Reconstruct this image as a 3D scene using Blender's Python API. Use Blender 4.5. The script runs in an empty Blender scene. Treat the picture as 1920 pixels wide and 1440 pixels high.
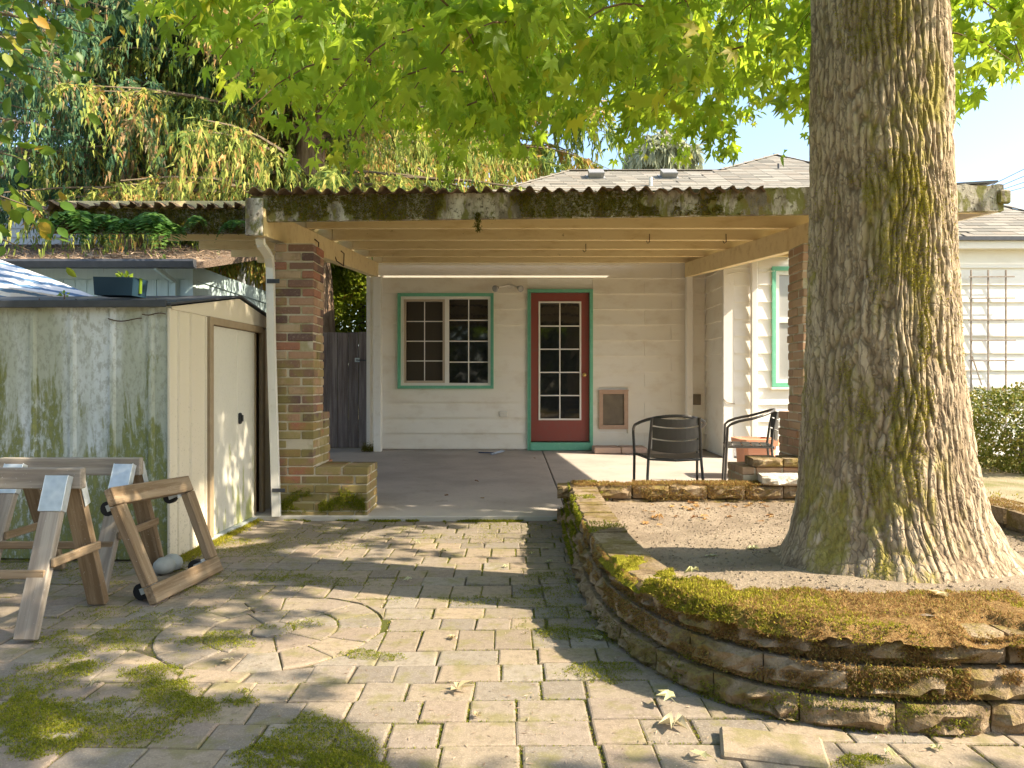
import bpy, bmesh, math, random
import numpy as np
from mathutils import Vector, Matrix
random.seed(7); RNG = np.random.default_rng(11)

# ---------------------------------------------------------------- camera, sky, sun, exposure
F, CX, HY, CAMH = 1370.0, 960.0, 717.0, 1.03        # focal length in photo pixels, vanishing point, eye height (m)
scn = bpy.context.scene
COL = scn.collection
cam_d = bpy.data.cameras.new('camera'); cam = bpy.data.objects.new('camera', cam_d); COL.objects.link(cam)
cam.location = (0, 0, CAMH); cam.rotation_euler = (math.radians(90), 0, 0)
cam_d.sensor_width = 36; cam_d.lens = 36 * F / 1920; cam_d.shift_y = -(720 - HY) / 1920
cam_d.clip_start = 0.05; cam_d.clip_end = 3000
scn.camera = cam
SUN_EL = math.radians(39.5)
SUN_H = Vector((0.957, -0.290)).normalized()          # horizontal direction towards the sun
TO_SUN = Vector((SUN_H.x * math.cos(SUN_EL), SUN_H.y * math.cos(SUN_EL), math.sin(SUN_EL)))
world = bpy.data.worlds.new('World'); scn.world = world; world.use_nodes = True
wn = world.node_tree.nodes; wl = world.node_tree.links
sky_t = wn.new('ShaderNodeTexSky'); sky_t.sky_type = 'NISHITA'; sky_t.sun_disc = False
sky_t.sun_elevation = SUN_EL; sky_t.sun_rotation = math.atan2(SUN_H.x, SUN_H.y)
sky_t.air_density = 1.0; sky_t.dust_density = 1.6; sky_t.ozone_density = 1.0
wl.new(sky_t.outputs[0], wn['Background'].inputs[0]); wn['Background'].inputs[1].default_value = 0.15
sun_d = bpy.data.lights.new('sun', 'SUN'); sun = bpy.data.objects.new('sun', sun_d); COL.objects.link(sun)
sun_d.energy = 4.4; sun_d.angle = math.radians(0.53); sun_d.color = (1.0, 0.87, 0.67)
sun.rotation_euler = TO_SUN.to_track_quat('Z', 'Y').to_euler()
vs = scn.view_settings; vs.view_transform = 'Standard'; vs.look = 'None'; vs.gamma = 1; vs.exposure = 1.48; vs.use_curve_mapping = False
scn.cycles.use_denoising = True
scn.cycles.max_bounces = 8; scn.cycles.diffuse_bounces = 5; scn.cycles.transmission_bounces = 6; scn.cycles.transparent_max_bounces = 6
scn.cycles.sample_clamp_indirect = 6

# ---------------------------------------------------------------- pixel to world (a pixel gives a direction, the depth is passed in)
def px(x, y, Y): return ((x - CX) / F * Y, Y, CAMH + (HY - y) / F * Y)
def gp(x, y, z=0.0):
    Y = F * (CAMH - z) / (y - HY); return ((x - CX) / F * Y, Y)
def proj(X, Y, Z): return CX + X / Y * F, HY - (Z - CAMH) / Y * F

# ---------------------------------------------------------------- material helper
class Mt:
    def __init__(s, name, rough=0.8, spec=0.3):
        s.m = bpy.data.materials.new(name); s.m.use_nodes = True
        s.nt = s.m.node_tree; s.p = s.nt.nodes['Principled BSDF']; s.out = s.nt.nodes['Material Output']
        s.set(s.p, 'Roughness', rough); s.set(s.p, 'Specular IOR Level', spec); s._pos = None; s._h = None
    def n(s, t, **k):
        nd = s.nt.nodes.new(t)
        for a, b in k.items(): setattr(nd, a, b)
        return nd
    def set(s, nd, key, v):
        i = nd.inputs[key]
        if isinstance(v, bpy.types.NodeSocket): s.nt.links.new(v, i)
        elif isinstance(v, (tuple, list)) and len(v) == 3 and i.type == 'RGBA': i.default_value = (*v, 1)
        else: i.default_value = v
    def pos(s):
        if s._pos is None: s._pos = s.n('ShaderNodeNewGeometry').outputs['Position']
        return s._pos
    def objco(s): return s.n('ShaderNodeTexCoord').outputs['Object']
    def vmul(s, v, sc):
        nd = s.n('ShaderNodeVectorMath', operation='MULTIPLY'); s.set(nd, 0, v); nd.inputs[1].default_value = sc; return nd.outputs[0]
    def vadd(s, v, w):
        nd = s.n('ShaderNodeVectorMath', operation='ADD'); s.set(nd, 0, v); s.set(nd, 1, w); return nd.outputs[0]
    def noise(s, scale, detail=4, rough=0.55, vec=None, dist=0.0):
        nd = s.n('ShaderNodeTexNoise'); s.set(nd, 'Vector', vec if vec is not None else s.pos())
        s.set(nd, 'Scale', scale); s.set(nd, 'Detail', detail); s.set(nd, 'Roughness', rough); s.set(nd, 'Distortion', dist)
        return nd.outputs['Fac']
    def vor(s, scale, vec=None, feature='F1', out='Distance'):
        nd = s.n('ShaderNodeTexVoronoi', feature=feature); s.set(nd, 'Vector', vec if vec is not None else s.pos()); s.set(nd, 'Scale', scale)
        return nd.outputs[out]
    def ramp(s, fac, stops, interp='LINEAR'):
        nd = s.n('ShaderNodeValToRGB'); cr = nd.color_ramp; cr.interpolation = interp
        while len(cr.elements) < len(stops): cr.elements.new(0.5)
        for e, (p, c) in zip(cr.elements, stops):
            e.position = p; e.color = (*c, 1) if isinstance(c, (tuple, list)) else (c, c, c, 1)
        s.set(nd, 'Fac', fac); return nd.outputs['Color']
    def mix(s, fac, a, b, blend='MIX'):
        nd = s.n('ShaderNodeMix', data_type='RGBA', blend_type=blend)
        s.set(nd, 0, fac); s.set(nd, 6, a); s.set(nd, 7, b); return nd.outputs[2]
    def math(s, op, a, b=0.0, clamp=False):
        nd = s.n('ShaderNodeMath', operation=op, use_clamp=clamp); s.set(nd, 0, a); s.set(nd, 1, b); return nd.outputs[0]
    def step(s, fac, lo, hi):                      # smooth threshold
        nd = s.n('ShaderNodeMapRange', interpolation_type='SMOOTHSTEP'); s.set(nd, 0, fac); s.set(nd, 1, lo); s.set(nd, 2, hi); return nd.outputs[0]
    def sep(s, v=None):
        nd = s.n('ShaderNodeSeparateXYZ'); s.set(nd, 0, v if v is not None else s.pos()); return nd.outputs
    def rand(s): return s.n('ShaderNodeObjectInfo').outputs['Random']
    def island(s): return s.n('ShaderNodeNewGeometry').outputs['Random Per Island']
    def rnd2(s): return s.math('FRACT', s.math('ADD', s.rand(), s.island()))
    def bump(s, h, strength=0.5, dist=0.01):
        nd = s.n('ShaderNodeBump'); s.set(nd, 'Height', h); s.set(nd, 'Strength', strength); s.set(nd, 'Distance', dist)
        if s._h is not None: s.set(nd, 'Normal', s._h)
        s._h = nd.outputs[0]; s.set(s.p, 'Normal', s._h)
    def col(s, c): s.set(s.p, 'Base Color', c); s._c = c; return s
    def leafy(s, c, trans=0.45, tcol=None):       # thin leaf: diffuse + gloss and light through the blade
        s.col(c); tr = s.n('ShaderNodeBsdfTranslucent'); s.set(tr, 'Color', tcol if tcol is not None else c)
        ms = s.n('ShaderNodeMixShader'); s.set(ms, 0, trans); s.nt.links.new(s.p.outputs[0], ms.inputs[1]); s.nt.links.new(tr.outputs[0], ms.inputs[2])
        s.nt.links.new(ms.outputs[0], s.out.inputs[0]); return s

MAT = {}
def M(name, *a, **k):
    m = Mt(name, *a, **k); MAT[name] = m.m; return m

# painted clapboard
def siding(name, base, dirt, amount):
    m = M(name, 0.62, 0.3)
    v = m.vmul(m.pos(), (1.2, 1.2, 2.2)); n1 = m.noise(2.2, 5, 0.65, v); n2 = m.noise(38, 4, 0.7, m.vmul(m.pos(), (.35, .35, 1)))
    d = m.math('MULTIPLY', m.step(n1, 0.46, 0.74), amount)
    sp = m.step(m.noise(120, 3, 0.8), 0.62, 0.75)
    c = m.mix(d, base, dirt); c = m.mix(m.math('MULTIPLY', m.math('MULTIPLY', sp, m.step(n1, 0.40, 0.62)), amount), c, tuple(x * .55 for x in dirt))
    c = m.mix(m.math('MULTIPLY', m.rand(), 0.10), c, dirt)
    m.col(c); m.bump(n2, 0.12, 0.004); return m
siding('siding_white', (.83, .79, .70), (.56, .46, .33), 0.36)
siding('siding_clean', (.84, .82, .77), (.62, .56, .46), 0.25)
m = M('trim_white', 0.5); m.col(m.mix(m.math('MULTIPLY', m.step(m.noise(9, 5, .7), .55, .75), .35), (.80, .77, .71), (.50, .44, .34))); m.bump(m.noise(60, 3), .08, .003)
m = M('trim_green', 0.45); m.col(m.mix(m.step(m.noise(14, 5, .7), .5, .72), (.17, .47, .32), (.25, .53, .40))); m.bump(m.noise(40, 3), .08, .003)
m = M('door_red', 0.42); m.col(m.mix(m.step(m.noise(11, 4, .7), .45, .75), (.27, .072, .058), (.24, .085, .07))); m.bump(m.noise(50, 3), .06, .003)
m = M('paint_yellow', 0.6)
n1 = m.noise(5, 5, .65, m.vmul(m.pos(), (.6, 2, 2))); k = m.step(m.noise(26, 4, .6, m.vmul(m.pos(), (.5, 1, 1))), .68, .74)
c = m.mix(m.step(n1, .45, .75), (.84, .68, .38), (.70, .53, .26)); m.col(m.mix(m.math('MULTIPLY', k, .7), c, (.22, .14, .06))); m.bump(n1, .1, .004)
# old fascia paint, black mould, lichen
m = M('fascia_weathered', 0.85)
v = m.vmul(m.pos(), (1, 1, .45)); n1 = m.noise(6.5, 6, .65, v); n2 = m.noise(42, 5, .7); n3 = m.noise(16, 4, .6, v)
c = m.ramp(n1, [(.34, (.62, .59, .52)), (.47, (.42, .38, .32)), (.57, (.19, .16, .125)), (.75, (.08, .07, .055))])
c = m.mix(m.step(n2, .52, .66), c, (.10, .085, .06)); c = m.mix(m.math('MULTIPLY', m.step(n3, .48, .58), .85), c, m.mix(m.step(n1, .5, .7), (.15, .15, .025), (.20, .13, .035))); m.col(c); m.bump(n2, .6, .008)
m = M('corrugated', 0.75); n1 = m.noise(9, 5, .7); m.col(m.ramp(n1, [(.35, (.10, .065, .045)), (.6, (.24, .17, .11)), (.75, (.10, .10, .05))])); m.bump(m.noise(60, 3), .3, .003)
# brick
m = M('brick', 0.88, 0.2)
r = m.rand(); c = m.ramp(r, [(0, (.15, .095, .085)), (.14, (.35, .165, .11)), (.28, (.41, .25, .165)), (.42, (.24, .14, .105)), (.56, (.44, .30, .195)), (.72, (.33, .20, .135)), (.84, (.38, .16, .10)), (.93, (.46, .34, .23))], 'CONSTANT')
n1 = m.noise(22, 5, .65); c = m.mix(m.math('MULTIPLY', m.step(n1, .45, .75), .4), c, (.13, .09, .075)); c = m.mix(m.math('MULTIPLY', m.step(m.noise(70, 3, .7), .55, .72), .35), c, (.52, .42, .31))
X, Yc, Z = m.sep(); mk = m.math('MULTIPLY', m.step(m.math('ADD', m.noise(4.2, 5, .65), m.math('MULTIPLY', Z, -.15)), .28, .46), .68)
side = m.step(X, 1.2, 0.6); mk = m.math('MULTIPLY', mk, side); c = m.mix(m.math('MULTIPLY', m.math('SUBTRACT', 1.0, side), .62), c, (.46, .325, .21))
c = m.mix(mk, c, (.27, .235, .075)); m.col(c); m.bump(m.noise(75, 4, .7), .5, .004)
m = M('mortar', .95, .1); c = m.mix(m.step(m.noise(5, 4, .6), .42, .62), (.55, .49, .39), (.36, .32, .19)); m.col(c); m.bump(m.noise(120, 3), .5, .003)
# pavers, slab
m = M('paver', .9, .2)
r = m.rand(); c = m.ramp(r, [(0, (.20, .16, .125)), (.16, (.31, .245, .17)), (.32, (.205, .185, .16)), (.48, (.34, .265, .18)), (.64, (.245, .19, .15)), (.80, (.29, .255, .205)), (.92, (.18, .155, .13)), (1, (.32, .26, .185))])
isl = m.island(); c = m.mix(.18, c, m.ramp(isl, [(0, (.19, .16, .145)), (1, (.42, .34, .25))]))
n1 = m.noise(7, 5, .65); n2 = m.noise(160, 3, .7); n3 = m.noise(30, 5, .7)
c = m.mix(m.math('MULTIPLY', m.step(n3, .44, .66), .55), c, (.17, .135, .095)); c = m.mix(m.math('MULTIPLY', m.step(n2, .52, .7), .4), c, (.52, .44, .34))
c = m.mix(m.math('MULTIPLY', m.step(n1, .50, .66), .6), c, (.20, .18, .065)); c = m.mix(m.math('MULTIPLY', m.step(n2, .30, .24), .5), c, (.12, .10, .08))
m.col(c); m.bump(n2, .45, .003); m.bump(n3, .35, .008)
m = M('joint_sand', 1, .1); c = m.mix(m.step(m.noise(3.2, 5, .6), .46, .56), (.15, .12, .085), (.09, .095, .025)); m.col(c); m.bump(m.noise(140, 3), .8, .006)
m = M('concrete', .82, .25)
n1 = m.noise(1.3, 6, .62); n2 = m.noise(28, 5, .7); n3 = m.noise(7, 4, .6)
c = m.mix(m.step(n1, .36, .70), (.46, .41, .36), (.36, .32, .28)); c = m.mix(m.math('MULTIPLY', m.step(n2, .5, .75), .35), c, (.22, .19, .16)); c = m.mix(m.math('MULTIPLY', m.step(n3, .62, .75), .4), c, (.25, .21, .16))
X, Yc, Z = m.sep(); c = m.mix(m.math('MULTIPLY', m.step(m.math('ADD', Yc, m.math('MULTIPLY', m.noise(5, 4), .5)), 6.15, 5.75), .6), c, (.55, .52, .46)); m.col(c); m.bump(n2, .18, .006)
# retaining blocks
m = M('block', .95, .15)
r = m.rand(); n1 = m.noise(9, 6, .7); n2 = m.noise(60, 4, .75)
c = m.ramp(n1, [(.30, (.11, .076, .042)), (.46, (.27, .195, .115)), (.60, (.40, .31, .205)), (.8, (.24, .175, .105))]); c = m.mix(m.math('MULTIPLY', r, .4), c, (.20, .14, .085))
c = m.mix(m.math('MULTIPLY', m.step(n2, .50, .70), .65), c, (.13, .10, .06)); mk = m.step(m.noise(5.5, 5, .65), .48, .60); c = m.mix(m.math('MULTIPLY', mk, .75), c, m.ramp(n2, [(.4, (.13, .085, .03)), (.6, (.24, .19, .045))]))
m.col(c); m.bump(n2, .9, .012); m.bump(n1, .5, .02)
m = M('block_pale', .9); m.col(m.mix(m.step(m.noise(40, 4, .7), .45, .7), (.62, .56, .47), (.36, .31, .25))); m.bump(m.noise(60, 4), .7, .01)
m = M('soil', 1, .1); n1 = m.noise(3, 5, .6); n2 = m.noise(70, 4, .8)
c = m.mix(m.step(n1, .4, .65), (.34, .272, .20), (.255, .20, .145)); c = m.mix(m.math('MULTIPLY', m.step(n2, .52, .72), .55), c, (.20, .145, .10)); c = m.mix(m.math('MULTIPLY', m.step(m.noise(150, 2), .62, .7), .5), c, (.62, .53, .42))
m.col(c); m.bump(n2, .9, .012); m.bump(m.noise(14, 4), .4, .03)
m = M('lawn', 1, .1); n1 = m.noise(1.1, 5, .6); n2 = m.noise(50, 4, .8)
c = m.mix(m.step(n1, .40, .62), (.46, .38, .26), (.20, .21, .07)); c = m.mix(m.math('MULTIPLY', n2, .5), c, (.28, .22, .14)); m.col(c); m.bump(n2, .9, .02)
# moss
def moss(name, stops, tr=.25):
    m = M(name, .95, .1); c = m.ramp(m.island(), stops); big = m.noise(3.5, 4, .6); c = m.mix(m.math('MULTIPLY', m.step(big, .45, .65), .35), c, stops[0][1]); m.leafy(c, tr)
moss('moss_green', [(0, (.11, .14, .014)), (.45, (.21, .235, .02)), (.8, (.34, .34, .03)), (1, (.34, .25, .05))])
moss('moss_bright', [(0, (.20, .20, .02)), (.5, (.36, .34, .035)), (.85, (.46, .40, .05)), (1, (.38, .25, .08))])
moss('moss_brown', [(0, (.24, .125, .045)), (.4, (.36, .21, .08)), (.75, (.42, .30, .11)), (1, (.36, .34, .07))])
moss('moss_fascia', [(0, (.10, .10, .016)), (.4, (.19, .185, .025)), (.75, (.32, .28, .035)), (1, (.34, .18, .05))])
moss('moss_dark', [(0, (.075, .085, .014)), (.5, (.15, .155, .022)), (.8, (.24, .20, .03)), (1, (.26, .14, .04))])
m = M('moss_sheet', 1, .1); b1 = m.noise(5, 5, .65); n2 = m.noise(110, 4, .8); X, Yc, Z = m.sep()
br = m.step(m.math('ADD', b1, m.math('MULTIPLY', m.math('SUBTRACT', X, .78), .75)), .42, .60)
c = m.mix(br, m.ramp(n2, [(.35, (.16, .15, .015)), (.6, (.38, .35, .035)), (.75, (.52, .46, .07))]), m.ramp(n2, [(.32, (.17, .085, .03)), (.52, (.36, .215, .085)), (.72, (.48, .35, .15))])); m.col(c); m.bump(n2, 1, .02)
# bark
m = M('bark', .95, .15)
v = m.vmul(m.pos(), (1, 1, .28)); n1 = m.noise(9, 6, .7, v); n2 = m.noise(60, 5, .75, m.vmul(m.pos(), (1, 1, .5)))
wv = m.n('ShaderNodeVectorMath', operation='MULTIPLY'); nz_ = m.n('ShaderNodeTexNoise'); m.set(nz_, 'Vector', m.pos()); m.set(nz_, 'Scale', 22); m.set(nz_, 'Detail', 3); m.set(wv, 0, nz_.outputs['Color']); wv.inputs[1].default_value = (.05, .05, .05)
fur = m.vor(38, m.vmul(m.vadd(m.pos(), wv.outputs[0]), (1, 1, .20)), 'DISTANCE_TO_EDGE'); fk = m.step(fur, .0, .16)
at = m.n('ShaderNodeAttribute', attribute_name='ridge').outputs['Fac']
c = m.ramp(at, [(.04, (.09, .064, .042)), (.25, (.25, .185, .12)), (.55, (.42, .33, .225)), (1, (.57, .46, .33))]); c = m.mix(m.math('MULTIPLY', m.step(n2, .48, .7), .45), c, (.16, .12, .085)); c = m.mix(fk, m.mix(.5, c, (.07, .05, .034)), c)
X, Yc, Z = m.sep()
face = m.step(m.math('SUBTRACT', m.math('MULTIPLY', Yc, .55), X), -.30, .18)   # moss keeps to the damp north-west side of the bark
mk = m.math('MULTIPLY', m.step(m.noise(9, 6, .72, m.vmul(m.pos(), (1, 1, .45))), .44, .58), m.step(m.math('ADD', m.noise(2.6, 4, .6, m.vmul(m.pos(), (1, 1, .4))), m.math('MULTIPLY', m.math('ABSOLUTE', m.math('SUBTRACT', X, 1.50)), -.95)), .26, .40))
c = m.mix(m.math('MULTIPLY', mk, .75), c, m.ramp(n2, [(.35, (.14, .12, .02)), (.6, (.32, .275, .05)), (.75, (.46, .39, .09))]))
li = m.step(m.noise(11, 5, .75), .68, .71); c = m.mix(m.math('MULTIPLY', li, .6), c, (.50, .50, .44)); m.col(c); m.bump(fk, .45, .012); m.bump(n2, .6, .006)
m = M('twig', .9); m.col((.16, .10, .055))
m = M('limb', .95); m.col(m.mix(m.noise(20, 5), (.10, .075, .05), (.24, .19, .13))); m.bump(m.noise(40, 5), .8, .02)
# leaves
def leaf(name, stops, tr=.5, rough=.5, warm=None):
    m = M(name, rough, .35); c = m.ramp(m.rnd2(), stops)
    t = m.mix(.55, c, warm) if warm else c
    m.leafy(c, tr, t)
leaf('leaf_gum', [(0, (.10, .20, .02)), (.30, (.17, .30, .028)), (.6, (.30, .44, .035)), (.9, (.44, .52, .05)), (1, (.52, .42, .04))], .66, .5, (.66, .84, .06))
leaf('leaf_pear', [(0, (.045, .11, .016)), (.4, (.085, .18, .022)), (.75, (.16, .25, .03)), (.92, (.36, .30, .03)), (1, (.44, .24, .03))], .42, .42, (.22, .32, .02))
leaf('leaf_fern', [(0, (.055, .14, .03)), (.6, (.11, .25, .05)), (1, (.22, .36, .08))], .4)
leaf('leaf_ivy', [(0, (.09, .15, .015)), (.5, (.22, .30, .022)), (1, (.38, .40, .04))], .45, .5, (.45, .5, .03))
leaf('leaf_bush', [(0, (.08, .11, .015)), (.4, (.17, .20, .025)), (.75, (.27, .27, .045)), (1, (.36, .27, .08))], .3, .6)
leaf('leaf_plant', [(0, (.20, .34, .03)), (1, (.45, .55, .06))], .5)
leaf('leaf_dark', [(0, (.015, .04, .010)), (.6, (.035, .08, .014)), (1, (.11, .16, .02))], .35)
def cedar(name, stops):
    m = M(name, .7, .2); big = m.noise(.9, 4, .6); r = m.math('ADD', m.math('MULTIPLY', m.rnd2(), .55), m.math('MULTIPLY', m.step(big, .35, .68), .45)); c = m.ramp(r, stops); m.leafy(c, .4)
cedar('leaf_cedar', [(0, (.06, .13, .05)), (.22, (.14, .22, .05)), (.42, (.30, .36, .07)), (.64, (.46, .47, .12)), (.80, (.58, .30, .10)), (1, (.66, .52, .26))])
cedar('leaf_cedar_cool', [(0, (.04, .11, .075)), (.35, (.09, .19, .10)), (.60, (.19, .29, .11)), (.80, (.42, .25, .13)), (1, (.52, .42, .24))])
cedar('leaf_pine', [(0, (.26, .30, .22)), (.5, (.42, .44, .28)), (1, (.58, .58, .42))])
leaf('leaf_fallen', [(0, (.54, .43, .24)), (.5, (.62, .54, .36)), (1, (.58, .44, .20))], .3)
leaf('leaf_fallen_green', [(0, (.50, .49, .25)), (1, (.56, .54, .33))], .3)
leaf('leaf_litter', [(0, (.26, .13, .05)), (.5, (.42, .23, .09)), (1, (.55, .36, .15))], .25)
m = M('cedar_bark', .95); n1 = m.noise(14, 6, .7, m.vmul(m.pos(), (1, 1, .12))); m.col(m.ramp(n1, [(.35, (.15, .09, .06)), (.6, (.40, .28, .19)), (.75, (.54, .42, .30))])); m.bump(n1, 1, .05)
# timber
def timber(name, a, b, axis=(1, 1, 1)):
    m = M(name, .85, .2)
    sh = m.n('ShaderNodeCombineXYZ'); m.set(sh, 0, m.math('MULTIPLY', m.rand(), 40)); m.set(sh, 1, m.math('MULTIPLY', m.rand(), 17))
    v = m.vadd(m.vmul(m.objco(), axis), sh.outputs[0]); n1 = m.noise(30, 5, .65, v); n2 = m.noise(6, 3, .5, v)
    c = m.mix(m.step(n1, .35, .68), a, b); c = m.mix(m.math('MULTIPLY', m.step(n2, .5, .72), .5), c, tuple(x * .55 for x in a)); c = m.mix(m.math('MULTIPLY', m.rand(), .25), c, tuple(x * .7 for x in b)); m.col(m.mix(m.math('MULTIPLY', m.step(m.noise(140, 2, .5), .70, .74), .6), c, (.6, .58, .54))); m.bump(n1, .5, .005)
timber('timber_grey', (.25, .205, .165), (.44, .385, .315), (.06, 1, 1))     # grain along the piece's own X
timber('timber_brown', (.19, .125, .07), (.36, .265, .17), (.06, 1, 1))
timber('fence_wood', (.16, .125, .115), (.30, .25, .235), (1, 1, .06))
timber('trellis_wood', (.25, .20, .16), (.38, .32, .27), (1, 1, .1))
m = M('galvanised', .45, .5); m.set(m.p, 'Metallic', .55); m.col(m.mix(m.vor(35), (.50, .55, .58), (.66, .70, .72))); m.bump(m.noise(50, 3), .1, .003)
m = M('black_rubber', .6); m.col((.02, .02, .022))
m = M('chair_metal', .42, .5); m.col(m.mix(m.noise(30, 3), (.040, .037, .034), (.065, .060, .053)))
m = M('brass', .3, .5); m.set(m.p, 'Metallic', 1.0); m.col((.75, .52, .20))
m = M('glass_dark', .04, .5); m.set(m.p, 'IOR', 1.75); m.col(m.mix(m.noise(2.0, 3), (.010, .011, .012), (.022, .024, .026)))
m = M('sash_beige', .6); m.col((.52, .44, .34))
m = M('glass_screen', .45, .4); m.col((.045, .036, .026))
m = M('glass_pale', .12, .5); m.col(m.mix(m.noise(3, 3), (.30, .30, .29), (.42, .42, .41)))
m = M('terracotta', .8); m.col(m.mix(m.noise(12, 4), (.60, .25, .14), (.66, .36, .24)))
m = M('pet_frame', .6); m.col(m.mix(m.noise(18, 4), (.40, .25, .17), (.52, .37, .27)))
m = M('pet_flap', .35); m.col(m.mix(m.noise(9, 4), (.10, .085, .065), (.26, .21, .15)))
m = M('plastic_white', .4); m.col((.72, .69, .62))
m = M('blue_plastic', .4); m.col((.025, .055, .13))
m = M('blue_pale', .4); m.col((.35, .42, .52))
m = M('box_blue', .5); m.col((.015, .04, .065))
m = M('vent_grey', .55); m.col(m.mix(m.noise(20, 4), (.20, .20, .20), (.32, .32, .31)))
m = M('black_wire', .6); m.col((.012, .012, .014))
m = M('dark_metal', .5); m.col(m.mix(m.noise(14, 4), (.035, .04, .05), (.085, .09, .10)))
# shed sheet metal with algae
m = M('shed_wall', .6, .35)
X, Yc, Z = m.sep(); v = m.vmul(m.pos(), (1, 1, .16)); n1 = m.noise(6.5, 6, .70, v, .4); n2 = m.noise(36, 5, .75, m.vmul(m.pos(), (1, 1, .5))); n3 = m.noise(3.0, 4, .6, v)
a = m.step(m.math('ADD', n1, m.math('MULTIPLY', m.math('SUBTRACT', Z, .80), -.19)), .44, .52)
c = m.mix(m.math('MULTIPLY', m.step(n3, .40, .58), .75), (.68, .72, .73), (.38, .40, .28)); c = m.mix(m.math('MULTIPLY', m.step(n2, .46, .62), .5), c, (.24, .24, .18))
c = m.mix(m.math('MULTIPLY', a, m.math('MULTIPLY', m.step(n2, .30, .52), .92)), c, m.ramp(n2, [(.4, (.11, .13, .03)), (.65, (.27, .28, .07))])); m.col(c); m.bump(n2, .12, .004)
m = M('shed_tan', .55, .35); n2 = m.noise(60, 4, .8); X, Yc, Z = m.sep()
c = m.mix(m.math('MULTIPLY', m.step(m.math('ADD', n2, m.math('MULTIPLY', Z, -.07)), .55, .64), .7), (.70, .62, .48), (.30, .24, .16)); m.col(c); m.bump(n2, .1, .003)
m = M('shed_door', .55, .35); v = m.vmul(m.pos(), (1, 1, .2)); n1 = m.noise(10, 5, .7, v); n2 = m.noise(50, 5, .8); X, Yc, Z = m.sep()
a = m.step(m.math('ADD', n1, m.math('MULTIPLY', m.math('SUBTRACT', Z, .4), -.22)), .53, .63); c = m.mix(m.math('MULTIPLY', m.step(n2, .5, .7), .3), (.66, .63, .54), (.40, .38, .32))
c = m.mix(m.math('MULTIPLY', a, .75), c, (.33, .36, .05)); m.col(c); m.bump(n2, .1, .003)
m = M('shed_frame', .6); m.col(m.mix(m.noise(20, 4), (.28, .20, .12), (.40, .31, .20)))
m = M('rust_dark', .8); m.col(m.mix(m.noise(25, 4), (.05, .03, .02), (.13, .07, .035)))
# roofs
def shing(name, a, b, cc):
    m = M(name, .95, .15); c = m.ramp(m.rand(), [(0, a), (.5, b), (1, cc)]); n = m.noise(130, 3, .8); c = m.mix(m.math('MULTIPLY', m.step(n, .5, .7), .35), c, tuple(x * .6 for x in a)); m.col(c); m.bump(n, .4, .004)
shing('shingle', (.17, .16, .135), (.31, .29, .245), (.24, .21, .17))
m = M('roof_base', .95); m.col(m.mix(m.noise(30, 4), (.16, .15, .13), (.28, .26, .22)))
m = M('roof_needles', 1); n = m.noise(40, 5, .85, m.vmul(m.pos(), (1.6, .7, 1))); m.col(m.ramp(n, [(.35, (.10, .075, .06)), (.55, (.26, .19, .14)), (.72, (.44, .35, .27))])); m.bump(n, 1, .03)
m = M('needles', .9); m.col(m.ramp(m.island(), [(0, (.16, .10, .065)), (.6, (.36, .26, .18)), (1, (.50, .40, .30))]))
m = M('neigh_blue', .6); n = m.noise(9, 4, .6, m.vmul(m.pos(), (6, 6, .4))); m.col(m.mix(n, (.36, .48, .49), (.52, .62, .62))); m.bump(n, .5, .01)
m = M('neigh_grey', .8); m.col(m.mix(m.noise(4, 4), (.36, .40, .45), (.48, .52, .57)))
m = M('awning', .7); X, Yc, Z = m.sep(); w = m.math('SINE', m.math('ADD', m.math('MULTIPLY', X, 14), m.math('ADD', m.math('MULTIPLY', Z, 95), m.math('MULTIPLY', m.noise(6, 3), 4)))); m.col(m.mix(m.step(w, .1, .5), (.80, .80, .80), (.12, .22, .36)))
m = M('paver_pink', .9); m.col(m.mix(m.noise(30, 4), (.50, .36, .28), (.40, .28, .22))); m.bump(m.noise(90, 3), .3, .004)
m = M('stone', .9); m.col(m.mix(m.noise(20, 4), (.30, .31, .29), (.44, .45, .41))); m.bump(m.noise(60, 4), .4, .004)
m = M('ivory', .6); m.col((.78, .74, .64))

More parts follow.
